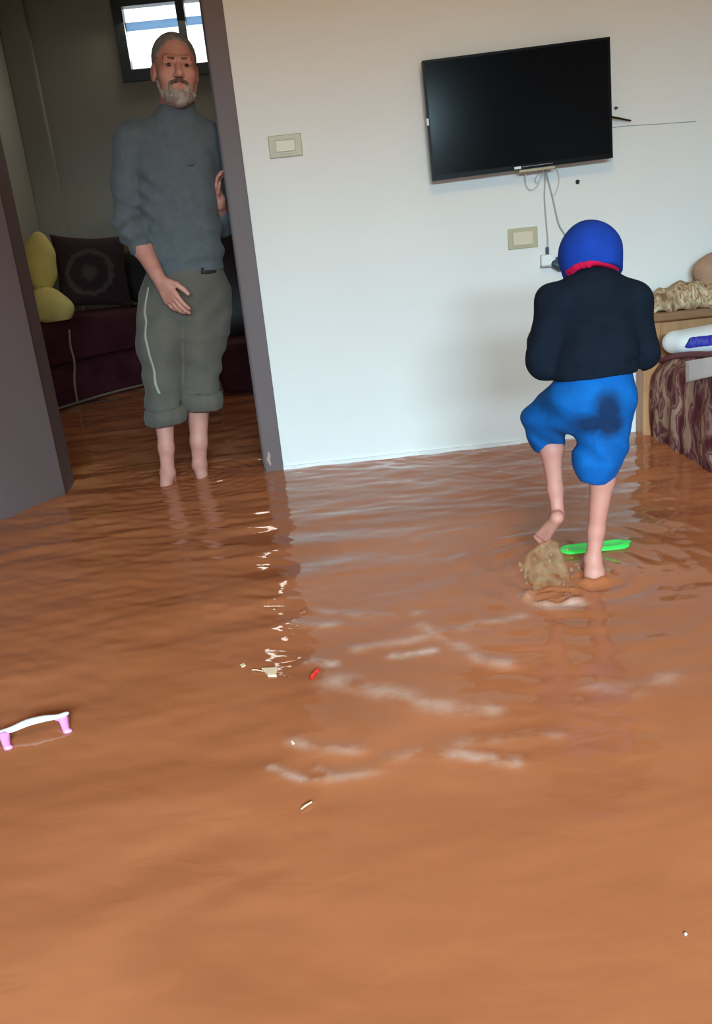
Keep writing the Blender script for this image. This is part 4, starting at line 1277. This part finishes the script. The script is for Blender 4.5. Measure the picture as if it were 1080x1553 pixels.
# white and pink plastic clip
r = empty('plastic_clip', tuple(atz(50, 1100)), 'white curved plastic clip with pink ends floating at the left edge', 'clip')
bar = [atz(-4, 1112, .118), atz(18, 1106, .122), atz(42, 1096, .128), atz(66, 1090, .128), atz(86, 1087, .126), atz(101, 1082, .124)]
s = SDF(np.min(bar, 0) - .03, np.max(bar, 0) + .03, .0018)
pp = catmull(bar, 5)
for i in range(len(pp) - 1):
    t_ = i / (len(pp) - 1); r0 = .0055 + .0045 * sin(pi * min(1, t_ * 1.25))
    s.cone(pp[i], pp[i + 1], r0, r0, .003, flat=(0, 0, 1), fs=.6)
s.mesh('bar', M['white_plastic'], r)
for (px0, py0, px1, py1) in ((96, 1090, 101, 1109), (7, 1117, 11, 1134)):
    a_, b_ = atz(px0, py0, .114), atz(px1, py1, .102)
    s = SDF(np.minimum(a_, b_) - .03, np.maximum(a_, b_) + .03, .0018)
    s.cone(a_, b_, .0105, .0072, .003); s.cone(a_ + V3(-.016, .002, .002), a_, .005, .009, .004)
    s.ell(b_ + V3(.006, .0, 0), (.006, .006, .005), .003)
    s.mesh('pink_end', M['pink'], r)


def scrap(name, pts, z, h_, mt, label, cat):
    n_ = len(pts); base3 = [atz(*p, z) for p in pts]
    V_ = [b_ for b_ in base3] + [b_ + V3(0, 0, h_) for b_ in base3]
    F_ = [tuple(range(n_))[::-1], tuple(range(n_, 2 * n_))] + [(i, (i + 1) % n_, n_ + (i + 1) % n_, n_ + i) for i in range(n_)]
    o_ = link_mesh(name, V_, F_, mt, None, False)
    bm_ = bmesh.new(); bm_.from_mesh(o_.data); bmesh.ops.recalc_face_normals(bm_, faces=bm_.faces); bm_.to_mesh(o_.data); bm_.free()
    md_ = o_.modifiers.new('soft', 'BEVEL'); md_.width = .0008; md_.segments = 2
    tag(o_, label, cat); return o_


s = SDF(atz(476, 1023) - .03, atz(476, 1023) + .03, .0012)
s.cone(atz(470, 1033, .103), atz(474, 1025, .106), .0035, .0045, .002); s.cone(atz(474, 1025, .106), atz(482, 1015, .105), .0048, .0034, .002)
s.cone(atz(478, 1018, .106), atz(483, 1019, .104), .0026, .002, .002)
tag(s.mesh('red_toy_piece', M['red_plastic']), 'small bright red plastic piece floating in mid water', 'debris')
scrap('beige_scrap', [(397, 1016), (422, 1015), (419, 1025), (420, 1027), (407, 1027), (403, 1021)], .100, .006, M['beige_scrap'],
      'pale beige scrap floating left of the red plastic piece', 'debris')
o = tube('thin_straw', [atz(382, 1016, .104), atz(390, 1016, .105), atz(399, 1018, .105)], .0012, M['beige_scrap'])
tag(o, 'thin pale straw attached beside the beige scrap in the water', 'debris')
scrap('wood_chip', [(364, 1009), (371, 1007), (373, 1010), (367, 1013)], .101, .003, M['beige_scrap'], 'tiny tan chip floating furthest left of the beige scrap', 'debris')
o = tube('twig', [atz(457, 1227, .104), atz(463, 1222, .105), atz(473, 1216, .105)], [.0012, .0018, .0014], M['beige_scrap'])
tag(o, 'short pale twig floating in the lower middle of the water', 'debris')
scrap('white_speck', [(1037, 1416), (1041, 1415), (1043, 1418), (1039, 1420)], .101, .002, M['white_plastic'], 'tiny white speck floating near the lower right', 'debris')
scrap('pale_speck', [(441, 1125), (445, 1124), (447, 1128), (443, 1130)], .101, .003, M['beige_scrap'], 'tiny pale speck floating above the short twig', 'debris')
